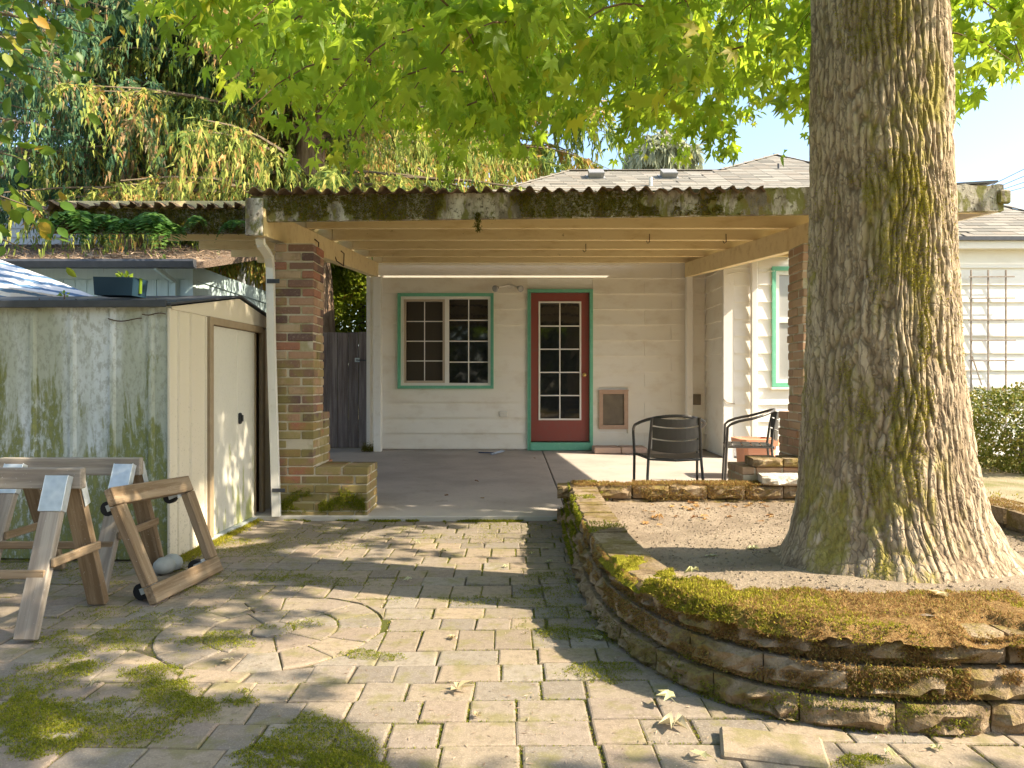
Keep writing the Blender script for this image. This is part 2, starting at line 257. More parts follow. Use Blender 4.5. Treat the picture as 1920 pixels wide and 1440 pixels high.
# ---------------------------------------------------------------- mesh helpers
class MB:
    def __init__(s): s.v = []; s.f = []; s.sm = False
    def add(s, vs, fs):
        o = len(s.v); s.v.extend([tuple(p) for p in vs]); s.f.extend([tuple(i + o for i in f) for f in fs]); return s
    def box(s, x0, x1, y0, y1, z0, z1):
        return s.add([(x0, y0, z0), (x1, y0, z0), (x1, y1, z0), (x0, y1, z0), (x0, y0, z1), (x1, y0, z1), (x1, y1, z1), (x0, y1, z1)],
                     [(0, 3, 2, 1), (4, 5, 6, 7), (0, 1, 5, 4), (1, 2, 6, 5), (2, 3, 7, 6), (3, 0, 4, 7)])
    def cbox(s, x0, x1, y0, y1, z0, z1, c=.006):        # box with chamfered edges
        cs = [(x0, x1), (y0, y1), (z0, z1)]; idx = {}; vs = []
        for i in (0, 1):
            for j in (0, 1):
                for k in (0, 1):
                    sg = (1 - 2 * i, 1 - 2 * j, 1 - 2 * k); b = (cs[0][i], cs[1][j], cs[2][k])
                    for ax in range(3):
                        p = [b[q] + sg[q] * c for q in range(3)]; p[ax] = b[ax]; idx[(i, j, k, ax)] = len(vs); vs.append(p)
        fs = []
        for ax in range(3):
            o = [q for q in range(3) if q != ax]
            for sd in (0, 1):
                q = []
                for a, b in ((0, 0), (1, 0), (1, 1), (0, 1)):
                    t = [0, 0, 0]; t[ax] = sd; t[o[0]] = a; t[o[1]] = b; q.append(idx[(*t, ax)])
                if (sd == 0) == (ax != 1): q = q[::-1]
                fs.append(q)
        for ax in range(3):
            o = [q for q in range(3) if q != ax]
            for a in (0, 1):
                for b in (0, 1):
                    t0 = [0, 0, 0]; t1 = [0, 0, 0]; t0[o[0]] = t1[o[0]] = a; t0[o[1]] = t1[o[1]] = b; t1[ax] = 1
                    fs.append((idx[(*t0, o[0])], idx[(*t0, o[1])], idx[(*t1, o[1])], idx[(*t1, o[0])]))
        for i in (0, 1):
            for j in (0, 1):
                for k in (0, 1): fs.append((idx[(i, j, k, 0)], idx[(i, j, k, 1)], idx[(i, j, k, 2)]))
        return s.add(vs, fs)
    def tube(s, pts, r, n=8, cap=True):
        pts = [Vector(p) for p in pts]; rs = r if isinstance(r, (list, tuple)) else [r] * len(pts); rings = []; up = None
        for i, p in enumerate(pts):
            d = (pts[min(i + 1, len(pts) - 1)] - pts[max(i - 1, 0)]).normalized()
            if up is None: up = Vector((0, 0, 1)) if abs(d.z) < .9 else Vector((1, 0, 0))
            a = d.cross(up).normalized(); b = a.cross(d).normalized(); up = b
            rings.append([p + (a * math.cos(2 * math.pi * k / n) + b * math.sin(2 * math.pi * k / n)) * rs[i] for k in range(n)])
        fs = [(i * n + k, i * n + (k + 1) % n, (i + 1) * n + (k + 1) % n, (i + 1) * n + k) for i in range(len(pts) - 1) for k in range(n)]
        if cap: fs += [tuple(range(n))[::-1], tuple((len(pts) - 1) * n + k for k in range(n))]
        return s.add([p for q in rings for p in q], fs)
    def bar(s, a, b, w, t, up=(0, 0, 1)):               # rectangular bar from a to b, w across, t along `up`
        a = Vector(a); b = Vector(b); d = (b - a).normalized(); u = Vector(up); x = d.cross(u).normalized(); u = x.cross(d).normalized()
        vs = [p + x * (i * w / 2) + u * (j * t / 2) for p in (a, b) for i, j in ((-1, -1), (1, -1), (1, 1), (-1, 1))]
        return s.add(vs, [(0, 1, 2, 3)[::-1], (4, 5, 6, 7), (0, 1, 5, 4), (1, 2, 6, 5), (2, 3, 7, 6), (3, 0, 4, 7)])
    def prism(s, poly, z0, z1):
        n = len(poly); return s.add([(x, y, z0) for x, y in poly] + [(x, y, z1) for x, y in poly],
                                    [tuple(range(n))[::-1], tuple(range(n, 2 * n))] + [(i, (i + 1) % n, n + (i + 1) % n, n + i) for i in range(n)])
    def lathe(s, prof, c, n=16, axis='z'):
        vs = []; 
        for r, h in prof:
            for k in range(n):
                a = 2 * math.pi * k / n; q = (r * math.cos(a), r * math.sin(a), h)
                if axis == 'y': q = (q[0], q[2], q[1])
                if axis == 'x': q = (q[2], q[0], q[1])
                vs.append((c[0] + q[0], c[1] + q[1], c[2] + q[2]))
        m_ = len(prof); fs = [(i * n + k, i * n + (k + 1) % n, (i + 1) * n + (k + 1) % n, (i + 1) * n + k) for i in range(m_ - 1) for k in range(n)]
        fs += [tuple(range(n))[::-1], tuple((m_ - 1) * n + k for k in range(n))]; return s.add(vs, fs)
    def mesh(s, name):
        me = bpy.data.meshes.new(name); me.from_pydata(s.v, [], s.f); me.update()
        bm = bmesh.new(); bm.from_mesh(me); bmesh.ops.recalc_face_normals(bm, faces=bm.faces); bm.to_mesh(me); bm.free()
        if s.sm: me.polygons.foreach_set('use_smooth', [True] * len(me.polygons))
        return me

def par(o, parent):
    if parent is not None:
        o.parent = parent; o.matrix_parent_inverse = PINV.get(parent.name, Matrix()).copy()
PINV = {}
def ob(name, me, mat, parent=None, mw=None, kind=None):
    if isinstance(me, MB): me = me.mesh(name)
    o = bpy.data.objects.new(name, me); COL.objects.link(o)
    if mat is not None and len(me.materials) == 0: me.materials.append(MAT[mat])
    if mw is not None: o.matrix_world = mw
    loc = mw if mw is not None else Matrix()
    o.matrix_basis = loc
    if parent is not None: par(o, parent)
    PINV[o.name] = loc.inverted()
    if kind: o['kind'] = kind
    return o
def tag(o, label, cat, group=None):
    o['label'] = label; o['category'] = cat
    if group: o['group'] = group
    return o
def thing(name, label, cat, loc=(0, 0, 0), group=None):
    o = bpy.data.objects.new(name, None); COL.objects.link(o); o.empty_display_size = .1
    o.location = loc; PINV[o.name] = Matrix.Translation(loc).inverted(); return tag(o, label, cat, group)
def struct(name, me, mat):
    o = ob(name, me, mat); o['kind'] = 'structure'; return o
def npmesh(name, V, T, mat, smooth=False, attr=None):   # V (n,3) float, T (m,3) int triangles
    me = bpy.data.meshes.new(name); V = np.asarray(V, np.float32); T = np.asarray(T, np.int32)
    me.vertices.add(len(V)); me.vertices.foreach_set('co', V.ravel()); me.loops.add(T.size); me.loops.foreach_set('vertex_index', T.ravel())
    me.polygons.add(len(T)); me.polygons.foreach_set('loop_start', np.arange(0, T.size, T.shape[1], dtype=np.int32))
    me.polygons.foreach_set('loop_total', np.full(len(T), T.shape[1], np.int32))
    if smooth: me.polygons.foreach_set('use_smooth', np.ones(len(T), bool))
    me.update(calc_edges=True)
    if attr is not None:
        a = me.attributes.new(attr[0], 'FLOAT', 'POINT'); a.data.foreach_set('value', np.asarray(attr[1], np.float32))
    me.materials.append(MAT[mat]); return me
def scatter(base_v, base_t, R, P):                      # copies of a small shape: R (N,3,3) columns = axes, P (N,3)
    base_v = np.asarray(base_v, float); base_t = np.asarray(base_t, int); N = len(P)
    V = np.einsum('nij,vj->nvi', R, base_v) + np.asarray(P)[:, None, :]
    T = base_t[None] + (np.arange(N) * len(base_v))[:, None, None]
    return V.reshape(-1, 3), T.reshape(-1, base_t.shape[1])
def merge(parts):
    Vs, Ts, o = [], [], 0
    for V, T in parts: Vs.append(V); Ts.append(T + o); o += len(V)
    return np.concatenate(Vs), np.concatenate(Ts)
def nrm(a): return a / np.maximum(np.linalg.norm(a, axis=-1, keepdims=True), 1e-9)
def frames(tip, nor, size):                             # axes: y along tip, z along normal
    y = nrm(tip); z = nrm(nor - (nor * y).sum(-1, keepdims=True) * y); x = np.cross(y, z)
    R = np.stack([x, y, z], -1); return R * (size[:, None, None] if hasattr(size, '__len__') else size)
# gradient noise for geometry
_perm = np.random.default_rng(3).permutation(512); _perm = np.concatenate([_perm, _perm, _perm])
def vnoise(x, y, z=0.0, perx=None):
    x, y, z = np.broadcast_arrays(np.asarray(x, float), np.asarray(y, float), np.asarray(z, float))
    xi = np.floor(x).astype(int); yi = np.floor(y).astype(int); zi = np.floor(z).astype(int); fx = x - xi; fy = y - yi; fz = z - zi
    fx = fx * fx * (3 - 2 * fx); fy = fy * fy * (3 - 2 * fy); fz = fz * fz * (3 - 2 * fz)
    def h(a, b, c):
        if perx: a = a % perx
        return _perm[(_perm[(_perm[a & 511] + b) & 511] + c) & 511] / 511.0
    r = 0
    for a in (0, 1):
        for b in (0, 1):
            for c in (0, 1): r = r + h(xi + a, yi + b, zi + c) * (fx if a else 1 - fx) * (fy if b else 1 - fy) * (fz if c else 1 - fz)
    return r
def fbm(x, y, z=0.0, o=4, perx=None):
    r = 0; a = .5
    for k in range(o): r = r + a * vnoise(x * 2 ** k, y * 2 ** k, z * 2 ** k + 7 * k, perx * 2 ** k if perx else None); a *= .5
    return r / (1 - .5 ** o)
# leaf shapes (y = towards the tip, z = up)
def star_leaf(fold=.10, droop=.22):
    tips = [(-100, .62), (-48, .90), (0, 1.05), (48, .90), (100, .62)]; pts = []
    for i, (a, r) in enumerate(tips):
        pts.append((a, r))
        if i < 4: pts.append(((a + tips[i + 1][0]) / 2, .40))
    out = [(0, 0, 0)]
    for a, r in [(-150, .30)] + pts + [(150, .30)]:
        a = math.radians(a); out.append((math.sin(a) * r, math.cos(a) * r, -droop * r * r + (fold if r < .5 else 0)))
    n = len(out); v = [(x, y + .15, z) for x, y, z in out]; return v, [(0, i, i + 1) for i in range(1, n - 1)]
OVAL = ([(0, 0, 0), (.26, .25, .05), (.33, .55, .04), (.2, .85, 0), (0, 1.08, -.06), (-.2, .85, 0), (-.33, .55, .04), (-.26, .25, .05), (0, .5, -.03)],
        [(8, i, i + 1) for i in range(0, 7)] + [(8, 7, 0)])
DIAM = ([(0, 0, 0), (.22, .5, .05), (0, 1, -.05), (-.22, .5, .05)], [(0, 1, 2), (0, 2, 3)])
THIN = ([(0, 0, 0), (.085, .45, .03), (0, 1, -.04), (-.085, .45, .03)], [(0, 1, 2), (0, 2, 3)])
BLADE = ([(-.12, 0, 0), (.12, 0, 0), (0, 1, 0)], [(0, 1, 2)])
def tufts(P, N, size, blades=4, spread=.9, droop=None):  # small moss tufts: P points, N normals
    P = np.asarray(P, float); N = nrm(np.asarray(N, float)); n = len(P)
    P2 = np.repeat(P, blades, 0); N2 = np.repeat(N, blades, 0); r = RNG.normal(size=P2.shape)
    tip = N2 + spread * r * .7 + (0 if droop is None else np.array(droop)); sz = np.repeat(np.broadcast_to(np.asarray(size, float), (n,)), blades) * RNG.uniform(.5, 1.25, len(P2))
    R = frames(tip, RNG.normal(size=P2.shape), 1.0); S = np.stack([sz * 1.5, sz, sz], -1)
    return scatter(BLADE[0], BLADE[1], R * S[:, None, :], P2 + RNG.normal(size=P2.shape) * sz[:, None] * .25)
def barobj(name, a, b, w, t, mat, parent, up=(0, 0, 1), c=.004):    # chamfered timber, grain along its own X
    a = Vector(a); b = Vector(b); d = (b - a); L = d.length; d.normalize(); u = Vector(up); y = u.cross(d).normalized(); z = d.cross(y)
    mw = Matrix((( d.x, y.x, z.x, a.x), (d.y, y.y, z.y, a.y), (d.z, y.z, z.z, a.z), (0, 0, 0, 1)))
    return ob(name, MB().cbox(0, L, -w / 2, w / 2, -t / 2, t / 2, c), mat, parent, mw)

# ================================================================ ground
struct('ground', MB().add([(-400, -300, -.06), (400, -300, -.06), (400, 900, -.06), (-400, 900, -.06)], [(0, 1, 2, 3)]), 'lawn')
# dry lawn right of the planter, gently uneven
gx = np.linspace(2.95, 9.5, 60); gy = np.linspace(1.0, 9.3, 70); GX, GY = np.meshgrid(gx, gy, indexing='ij')
GZ = .03 + .05 * np.clip((GY - 5) / 4, 0, 1) + .035 * (fbm(GX * 1.5, GY * 1.5) - .5)
def grid_tris(nx, ny): 
    i, j = np.meshgrid(np.arange(nx - 1), np.arange(ny - 1), indexing='ij'); a = (i * ny + j).ravel(); return np.stack([a, a + ny, a + ny + 1, a + 1], -1)
struct('lawn', npmesh('lawn', np.stack([GX, GY, GZ], -1).reshape(-1, 3), grid_tris(60, 70), 'lawn', True), None)
# concrete patio slab falls slightly towards the camera, saw-cut into bays
def slab_z(Y): return .035 + (Y - 5.45) * .0095
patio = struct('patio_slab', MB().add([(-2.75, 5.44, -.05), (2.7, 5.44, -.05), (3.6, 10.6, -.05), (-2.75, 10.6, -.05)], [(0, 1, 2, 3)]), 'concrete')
bays = [(-2.75, .415, 5.44, 10.55), (.425, 3.25, 5.44, 10.55)]
for x0, x1, y0, y1 in bays:
    mb = MB(); c = .008
    def ring(e, dz): return [(x0 + e, y0 + e, (slab_z(y0) if dz is not None else -.05) + (dz or 0)), (x1 - e, y0 + e, (slab_z(y0) if dz is not None else -.05) + (dz or 0)), (x1 - e, y1 - e, (slab_z(y1) if dz is not None else -.05) + (dz or 0)), (x0 + e, y1 - e, (slab_z(y1) if dz is not None else -.05) + (dz or 0))]
    V = ring(0, None) + ring(0, -c) + ring(c, 0)
    mb.add(V, [(0, 1, 5, 4), (1, 2, 6, 5), (2, 3, 7, 6), (3, 0, 4, 7), (4, 5, 9, 8), (5, 6, 10, 9), (6, 7, 11, 10), (7, 4, 8, 11), (8, 9, 10, 11)])
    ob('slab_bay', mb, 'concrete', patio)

# ================================================================ planter outline (outer edge of the top course), anticlockwise from the back corner
PL = [(.43, 5.47), (.405, 4.9), (.395, 4.4), (.392, 3.9), (.395, 3.5), (.415, 3.1), (.475, 2.80), (.585, 2.54), (.74, 2.34), (.92, 2.235), (1.12, 2.19), (1.4, 2.17), (1.75, 2.19), (2.1, 2.28), (2.45, 2.48), (2.75, 2.8), (2.98, 3.3), (3.08, 3.9), (3.12, 4.5), (3.12, 5.0), (3.05, 5.47)]
def resample(pts, n, closed=True):
    p = np.array(pts + ([pts[0]] if closed else []), float); out = []
    seg = np.linalg.norm(np.diff(p, axis=0), axis=1); L = np.concatenate([[0], np.cumsum(seg)]); t = np.linspace(0, L[-1], n, endpoint=not closed)
    return np.stack([np.interp(t, L, p[:, 0]), np.interp(t, L, p[:, 1])], -1), L[-1]
def smooth_pl(pts, it=2):
    p = np.array(pts)
    for _ in range(it):
        q = [p[0]]
        for i in range(len(p) - 1): q += [.75 * p[i] + .25 * p[i + 1], .25 * p[i] + .75 * p[i + 1]]
        q.append(p[-1]); p = np.array(q)
    return p
PLs = smooth_pl(PL)                                       # open line; the back wall closes it straight
TOPZ = .285
def inset(P, d):
    t = np.gradient(P, axis=0); t = nrm(t); nr = np.stack([-t[:, 1], t[:, 0]], -1); return P + nr * d
def in_poly(x, y, poly):
    r = False; n = len(poly)
    for i in range(n):
        x1, y1 = poly[i]; x2, y2 = poly[(i + 1) % n]
        if (y1 > y) != (y2 > y) and x < (x2 - x1) * (y - y1) / (y2 - y1 + 1e-12) + x1: r = not r
    return r
PLpoly = [tuple(p) for p in inset(PLs, -.045)]
PLcull = [tuple(p) for p in inset(PLs, .03)]
PLpoly_in = [tuple(p) for p in inset(PLs, .10)]

# ================================================================ paving
paving = struct('paving', MB().add([(-4.2, .2, -.009), (3.6, .2, -.009), (3.6, 5.47, -.009), (-4.2, 5.47, -.009)], [(0, 1, 2, 3)]), 'joint_sand')
CIR = (-1.0, 3.05); CR = .455
pavs = []
def addpaver(poly, z): pavs.append((poly, z))
y = .35; row = 0
while y < 5.40:
    d = random.choice([.15, .15, .15, .225]) if row % 3 else .15
    d = min(d, 5.44 - y) if 5.44 - y < .3 else d
    x = -4.0 + random.uniform(0, .2)
    while x < 3.4:
        l = random.choice([.15, .225, .15, .225, .15]) if d < .2 else .15
        g = .0026; pts = [(x + g, y + g), (x + l - g, y + g), (x + l - g, y + d - g), (x + g, y + d - g)]
        rot = random.gauss(0, .010); cx, cy = x + l / 2, y + d / 2
        ox, oy = random.gauss(0, .0022), random.gauss(0, .0022)
        wob = .018 * math.sin(cx * 2.1) ; pts = [(cx + ox + (a - cx) * math.cos(rot) - (b - cy) * math.sin(rot), wob + cy + oy + (a - cx) * math.sin(rot) + (b - cy) * math.cos(rot)) for a, b in pts]
        dd = [math.hypot(a - CIR[0], b - CIR[1]) for a, b in pts]
        if max(dd) > CR + .03:
            if min(dd) < CR + .006:
                pts = [(a, b) if q > CR + .006 else (CIR[0] + (a - CIR[0]) * (CR + .006) / q, CIR[1] + (b - CIR[1]) * (CR + .006) / q) for (a, b), q in zip(pts, dd)]
            ar = .5 * abs(sum(pts[i][0] * pts[(i + 1) % 4][1] - pts[(i + 1) % 4][0] * pts[i][1] for i in range(4)))
            if ar > .004: addpaver(pts, 0)
        x += l
    y += d; row += 1
def wedge(r0, r1, a0, a1):
    n = 3; o = [(CIR[0] + r1 * math.cos(a0 + (a1 - a0) * k / n), CIR[1] + r1 * math.sin(a0 + (a1 - a0) * k / n)) for k in range(n + 1)]
    i = [(CIR[0] + r0 * math.cos(a1 + (a0 - a1) * k / n), CIR[1] + r0 * math.sin(a1 + (a0 - a1) * k / n)) for k in range(n + 1)]
    return o + i
addpaver([(CIR[0] + .085 * math.cos(k * math.pi / 4), CIR[1] + .085 * math.sin(k * math.pi / 4)) for k in range(8)], 0)
for r0, r1, nn, ph in ((.092, .265, 9, .2), (.27, .45, 15, .5)):
    for k in range(nn): addpaver(wedge(r0, r1, ph + 2 * math.pi * (k + .015) / nn, ph + 2 * math.pi * (k + .985) / nn), 0)
def paver_geo(poly, c=.0055, z0=-.05, rough=.0):
    poly = [(p[0] + random.gauss(0, .0016), p[1] + random.gauss(0, .0016)) for p in poly]; n = len(poly); cx = sum(p[0] for p in poly) / n; cy = sum(p[1] for p in poly) / n; zt = max(-.003, random.gauss(0, .0018)); tx, ty = random.gauss(0, .009), random.gauss(0, .009)
    def pt(p, e, z):
        dx, dy = p[0] - cx, p[1] - cy; L = math.hypot(dx, dy); return (p[0] - dx / L * e, p[1] - dy / L * e, z + (0 if z < -.03 else zt + tx * dx + ty * dy))
    vs = [pt(p, 0, z0) for p in poly] + [pt(p, 0, -c * 1.1) for p in poly] + [pt(p, c * .55, -c * .35) for p in poly] + [pt(p, c * 1.9, 0) for p in poly]
    fs = [(k * n + i, k * n + (i + 1) % n, (k + 1) * n + (i + 1) % n, (k + 1) * n + i) for k in range(3) for i in range(n)] + [tuple(range(3 * n, 4 * n))]
    return vs, fs
near, far = [], []
for poly, z in pavs:
    cx = sum(p[0] for p in poly) / len(poly); cy = sum(p[1] for p in poly) / len(poly)
    if in_poly(cx, cy, PLcull): continue
    if cx < -2.02 and cy > 4.2: continue
    u, v = proj(cx, cy, 0); vis = -40 < u < 1960 and v < 1480 and cy > 1.8
    (near if vis else far).append((1 / cy, poly))
near.sort(key=lambda t: -t[0])
for q, poly in near[:300]:
    vs, fs = paver_geo(poly); c0 = Vector((sum(p[0] for p in poly) / len(poly), sum(p[1] for p in poly) / len(poly), 0))
    mb = MB().add([(a - c0.x, b - c0.y, c) for a, b, c in vs], fs); ob('paver', mb, 'paver', paving, Matrix.Translation(c0))
mb = MB()
for q, poly in near[300:] + far: mb.add(*paver_geo(poly))
ob('paver_field', mb, 'paver', paving, kind='stuff')
# a lifted loose paver at the foot of the planter and one on its side
lp = gp(1448, 1408); t = tag(ob('loose_paver', MB().cbox(-.14, .14, -.075, .075, -.03, .03, .008), 'paver', None, Matrix.Translation((lp[0], lp[1], -.010)) @ Matrix.Rotation(-.24, 4, 'Z') @ Matrix.Rotation(.07, 4, 'X')), 'loose rectangular paver lifted proud of the paving beside the mossy planter', 'paver')

# ================================================================ retaining wall of the planter
wall_t = thing('planter_wall', 'low curved retaining wall of rough tan blocks capped with moss round the big tree', 'retaining wall', (1.7, 2.2, 0))
def block_mesh(name, L, H, D, seed):                     # split-face block: x along the wall, y into the wall, front face at y = 0
    r = np.random.default_rng(seed); nx, nz = 7, 4; mb = MB(); vs = []
    for j in range(nz + 1):
        for i in range(nx + 1):
            e = (i in (0, nx)) or (j in (0, nz)); u = i / nx; w = j / nz
            dy = .022 * (e) + (0 if e else float(r.normal(0, .0085))) - .010 * (1 - abs(2 * u - 1) ** 3) + float(r.normal(0, .003))
            vs.append(((u - .5) * L + (0 if i in (0, nx) else float(r.normal(0, .0025))), dy, w * H + (0 if j in (0, nz) else float(r.normal(0, .004))) - (.003 if e and j == nz else 0)))
    fs = [(j * (nx + 1) + i, j * (nx + 1) + i + 1, (j + 1) * (nx + 1) + i + 1, (j + 1) * (nx + 1) + i) for j in range(nz) for i in range(nx)]
    mb.add(vs, fs); b = [(-.5 * L * .9, D, 0), (.5 * L * .9, D, 0), (.5 * L * .9, D, H), (-.5 * L * .9, D, H)]
    o = len(mb.v); mb.v.extend(b); top = [nz * (nx + 1) + i for i in range(nx + 1)]; bot = list(range(nx + 1)); lf = [j * (nx + 1) for j in range(nz + 1)]; rt = [j * (nx + 1) + nx for j in range(nz + 1)]
    mb.f += [tuple(top + [o + 2, o + 3]), tuple(bot[::-1] + [o, o + 1]), tuple([o, o + 3] + lf[::-1]), tuple(rt + [o + 2, o + 1]), (o + 1, o, o + 3, o + 2)]
    return mb.mesh(name)
BH = .0905; BL = .275; variants = [[block_mesh('block', BL * f, BH, .19, 10 * i + k) for i, f in enumerate((.96, .95, .965))] for k in range(3)]
for rowk in range(3):
    z0 = -.005 + rowk * .0965 - (.0) ; path = np.array(inset(PLs, -.026 * (2 - rowk))); Pp, L = resample([tuple(p) for p in path], 400, False)
    n = int(L / BL); acc = np.linspace(0, 1, 400)
    for k in range(n + 1):
        t = (k + (.5 if rowk % 2 else 0)) * BL / L
        if t > .995: continue
        i = min(int(t * 399), 398); p = Pp[i] + (Pp[i + 1] - Pp[i]) * (t * 399 - i); tan = nrm(Pp[min(i + 6, 399)] - Pp[max(i - 6, 0)])
        a = math.atan2(tan[1], tan[0]); me = variants[random.randrange(3)][random.randrange(3)]
        ob('block', me, 'block', wall_t, Matrix.Translation((p[0], p[1], z0 + random.gauss(0, .0015))) @ Matrix.Rotation(a + random.gauss(0, .012), 4, 'Z'))
# straight back run (two visible courses), block faces towards the tree
for rowk in range(3):
    k = 0; x = .46 + (.13 if rowk % 2 else 0)
    while x < 2.95:
        ob('block', variants[random.randrange(3)][random.randrange(3)], 'block', wall_t, Matrix.Translation((x, 5.285 + random.gauss(0, .003), -.005 + rowk * .0965)) @ Matrix.Rotation(random.gauss(0, .01), 4, 'Z')); x += BL
# soil inside
n = 90; sx = np.linspace(.45, 3.1, n); sy = np.linspace(2.2, 5.32, n); SX, SY = np.meshgrid(sx, sy, indexing='ij')
TR = np.array((1.62, 3.17))                               # the big tree's foot
def soil_z(x, y):
    r = np.hypot(x - TR[0], y - TR[1]); z = .165 + .115 * np.exp(-((y - 2.2) / 1.0) ** 2) + .05 * np.exp(-(r / .75) ** 2); return z + .018 * (fbm(x * 6, y * 6) - .5) + .03 * (fbm(x * 2, y * 2, 5.) - .5)
SZ = soil_z(SX, SY); inside = np.array([[in_poly(a, b, PLpoly_in) for b in sy] for a in sx])
T = grid_tris(n, n); ins = inside.ravel(); T = T[ins[T].all(1)]
struct('soil', npmesh('soil', np.stack([SX, SY, SZ], -1).reshape(-1, 3), T, 'soil', True), None)

# ================================================================ the house
house = thing('house', 'cream clapboard house with red glazed door and green window trim', 'house', (1, 10.2, 0))
WY = 10.22; S = 134.0
def wx(x): return (x - CX) / S
def wz(y): return CAMH + (HY - y) / S
WG = 9.27; SG = F / WG
def gxp(x): return (x - CX) / SG
def gzp(y): return CAMH + (HY - y) / SG
WIN = (wx(752), wx(920), wz(723), wz(556)); DOOR = (wx(995), wx(1105), .05, wz(549)); PET = (wx(1125), wx(1174), wz(800), wz(734))
XL, XC = wx(690), 2.72                                   # left corner, inner corner
GW = (gxp(1453), 4.30, gzp(718), gzp(508))               # wing window opening
mb = MB()                                                # wall core, with the two openings left free
def wall_with(mb, x0, x1, z0, z1, y, th, ops):
    xs = sorted({x0, x1, *[o[0] for o in ops], *[o[1] for o in ops]}); zs = sorted({z0, z1, *[max(o[2], z0) for o in ops], *[o[3] for o in ops]})
    for i in range(len(xs) - 1):
        for j in range(len(zs) - 1):
            cx, cz = (xs[i] + xs[i + 1]) / 2, (zs[j] + zs[j + 1]) / 2
            if not any(o[0] < cx < o[1] and o[2] < cz < o[3] for o in ops): mb.box(xs[i], xs[i + 1], y, y + th, zs[j], zs[j + 1])
wall_with(mb, XL, XC, 0, 3.12, WY, .14, [WIN, DOOR]); wall_with(mb, XC, 7.1, 0, 2.86, WG, .14, [GW])
mb.box(XC, XC + .14, WG + .14, WY + .14, 0, 3.1); mb.box(XL, XL + .14, WY + .14, 17.8, 0, 3.1); mb.box(XL, 7.1, 17.8, 17.94, 0, 3.1); mb.box(6.96, 7.1, WG + .14, 17.8, 0, 2.86)
ob('wall', mb, 'siding_clean', house)
mb = MB().box(XL + .14, 7.0, WY + 2.6, WY + 2.65, 0, 3.1); ob('inner_wall', mb, 'ivory', house)
EXPO = .2162
def board(x0, x1, z0, z1, y, mat, face='-y'):            # one clapboard: thin at the top, proud at the bottom
    t0, t1 = .032, .005
    if face == '-y': vs = [(x0, y, z0), (x1, y, z0), (x1, y - t0, z0), (x0, y - t0, z0), (x0, y, z1), (x1, y, z1), (x1, y - t1, z1), (x0, y - t1, z1)]
    else: vs = [(y, x0, z0), (y, x1, z0), (y - t0, x1, z0), (y - t0, x0, z0), (y, x0, z1), (y, x1, z1), (y - t1, x1, z1), (y - t1, x0, z1)]
    ob('siding_board', MB().add(vs, [(0, 1, 2, 3), (4, 7, 6, 5), (3, 2, 6, 7), (0, 4, 5, 1), (0, 3, 7, 4), (1, 5, 6, 2)]), mat, house)
def boards(x0, x1, zb, zt, y, ops, mat, face='-y', joints=()):
    z = zb; k = 0
    while z < zt - .01:
        z1 = min(z + EXPO + .004, zt); segs = [(x0, x1)]
        for o in ops:
            if o[2] < z1 - .03 and o[3] > z + .03:
                segs = [q for a, b in segs for q in ((a, min(b, o[0])), (max(a, o[1]), b)) if q[1] - q[0] > .02] if True else segs
        for j in joints:
            jj = j + (.37 if k % 2 else 0); segs = [q for a, b in segs for q in (((a, jj - .0015), (jj + .0015, b)) if a + .1 < jj < b - .1 else ((a, b),))]
        for a, b in segs: board(a, b, z, z1, y, mat, face)
        z += EXPO; k += 1
ZB = .105
pad = lambda o, e: (o[0] - e, o[1] + e, o[2] - e, o[3] + e)
boards(XL, XC - .03, ZB, 2.97, WY - .002, [pad(WIN, .035), (DOOR[0] - .045, DOOR[1] + .045, -1, DOOR[3] + .035), pad(PET, .02)], 'siding_white', joints=(1.85,))
boards(WG + .03, WY - .03, .10, 3.0, XC - .002, [], 'siding_white', face='-x')
boards(XC + .09, 7.06, .10, 2.72, WG - .002, [pad(GW, .035)], 'siding_clean', joints=(5.2,))
mb = MB().box(XL - .012, XL + .035, WY - .045, WY + .12, .08, 2.75); ob('corner_trim', mb, 'trim_white', house)
mb = MB().box(XC - .045, XC + .085, WG - .036, WG - .004, .07, 2.72); mb.box(XC - .036, XC - .004, WG - .003, WG + .07, .07, 2.72); ob('corner_trim', mb, 'trim_white', house)
ob('foundation', MB().box(XL + .02, XC, WY - .015, WY + .1, -.02, ZB - .004).box(XC + .012, 7.05, WG - .012, WG + .1, -.02, .09), 'concrete', house)
ob('soffit_board', MB().box(XC - .32, 7.8, WG - .10, WG + .0, 2.735, 2.76), 'trim_white', house)
ob('frieze_board', MB().box(XC + .09, 7.05, WG - .03, WG - .004, 2.5, 2.73), 'siding_clean', house)
def casing(o, w, t, y):                                  # four mitred trim boards round an opening, stepped moulding
    mb = MB(); a, b, c, d = o
    for (e0, e1, yy) in ((0, w * .62, t * .8), (w * .62, w, t)):
        P0 = [(a - e0, c - e0), (b + e0, c - e0), (b + e0, d + e0), (a - e0, d + e0)]; P1 = [(a - e1, c - e1), (b + e1, c - e1), (b + e1, d + e1), (a - e1, d + e1)]
        for i in range(4):
            j = (i + 1) % 4; q = [P0[i], P0[j], P1[j], P1[i]]
            mb.add([(x, y - yy, z) for x, z in q] + [(x, y + .02, z) for x, z in q], [(0, 1, 2, 3), (7, 6, 5, 4), (0, 4, 5, 1), (1, 5, 6, 2), (2, 6, 7, 3), (3, 7, 4, 0)])
    return mb
def ring(a, b, c, d, w, y0, y1, mb=None):
    mb = mb or MB(); mb.box(a, b, y0, y1, d - w, d); mb.box(a, b, y0, y1, c, c + w); mb.box(a, a + w, y0, y1, c + w, d - w); mb.box(b - w, b, y0, y1, c + w, d - w); return mb
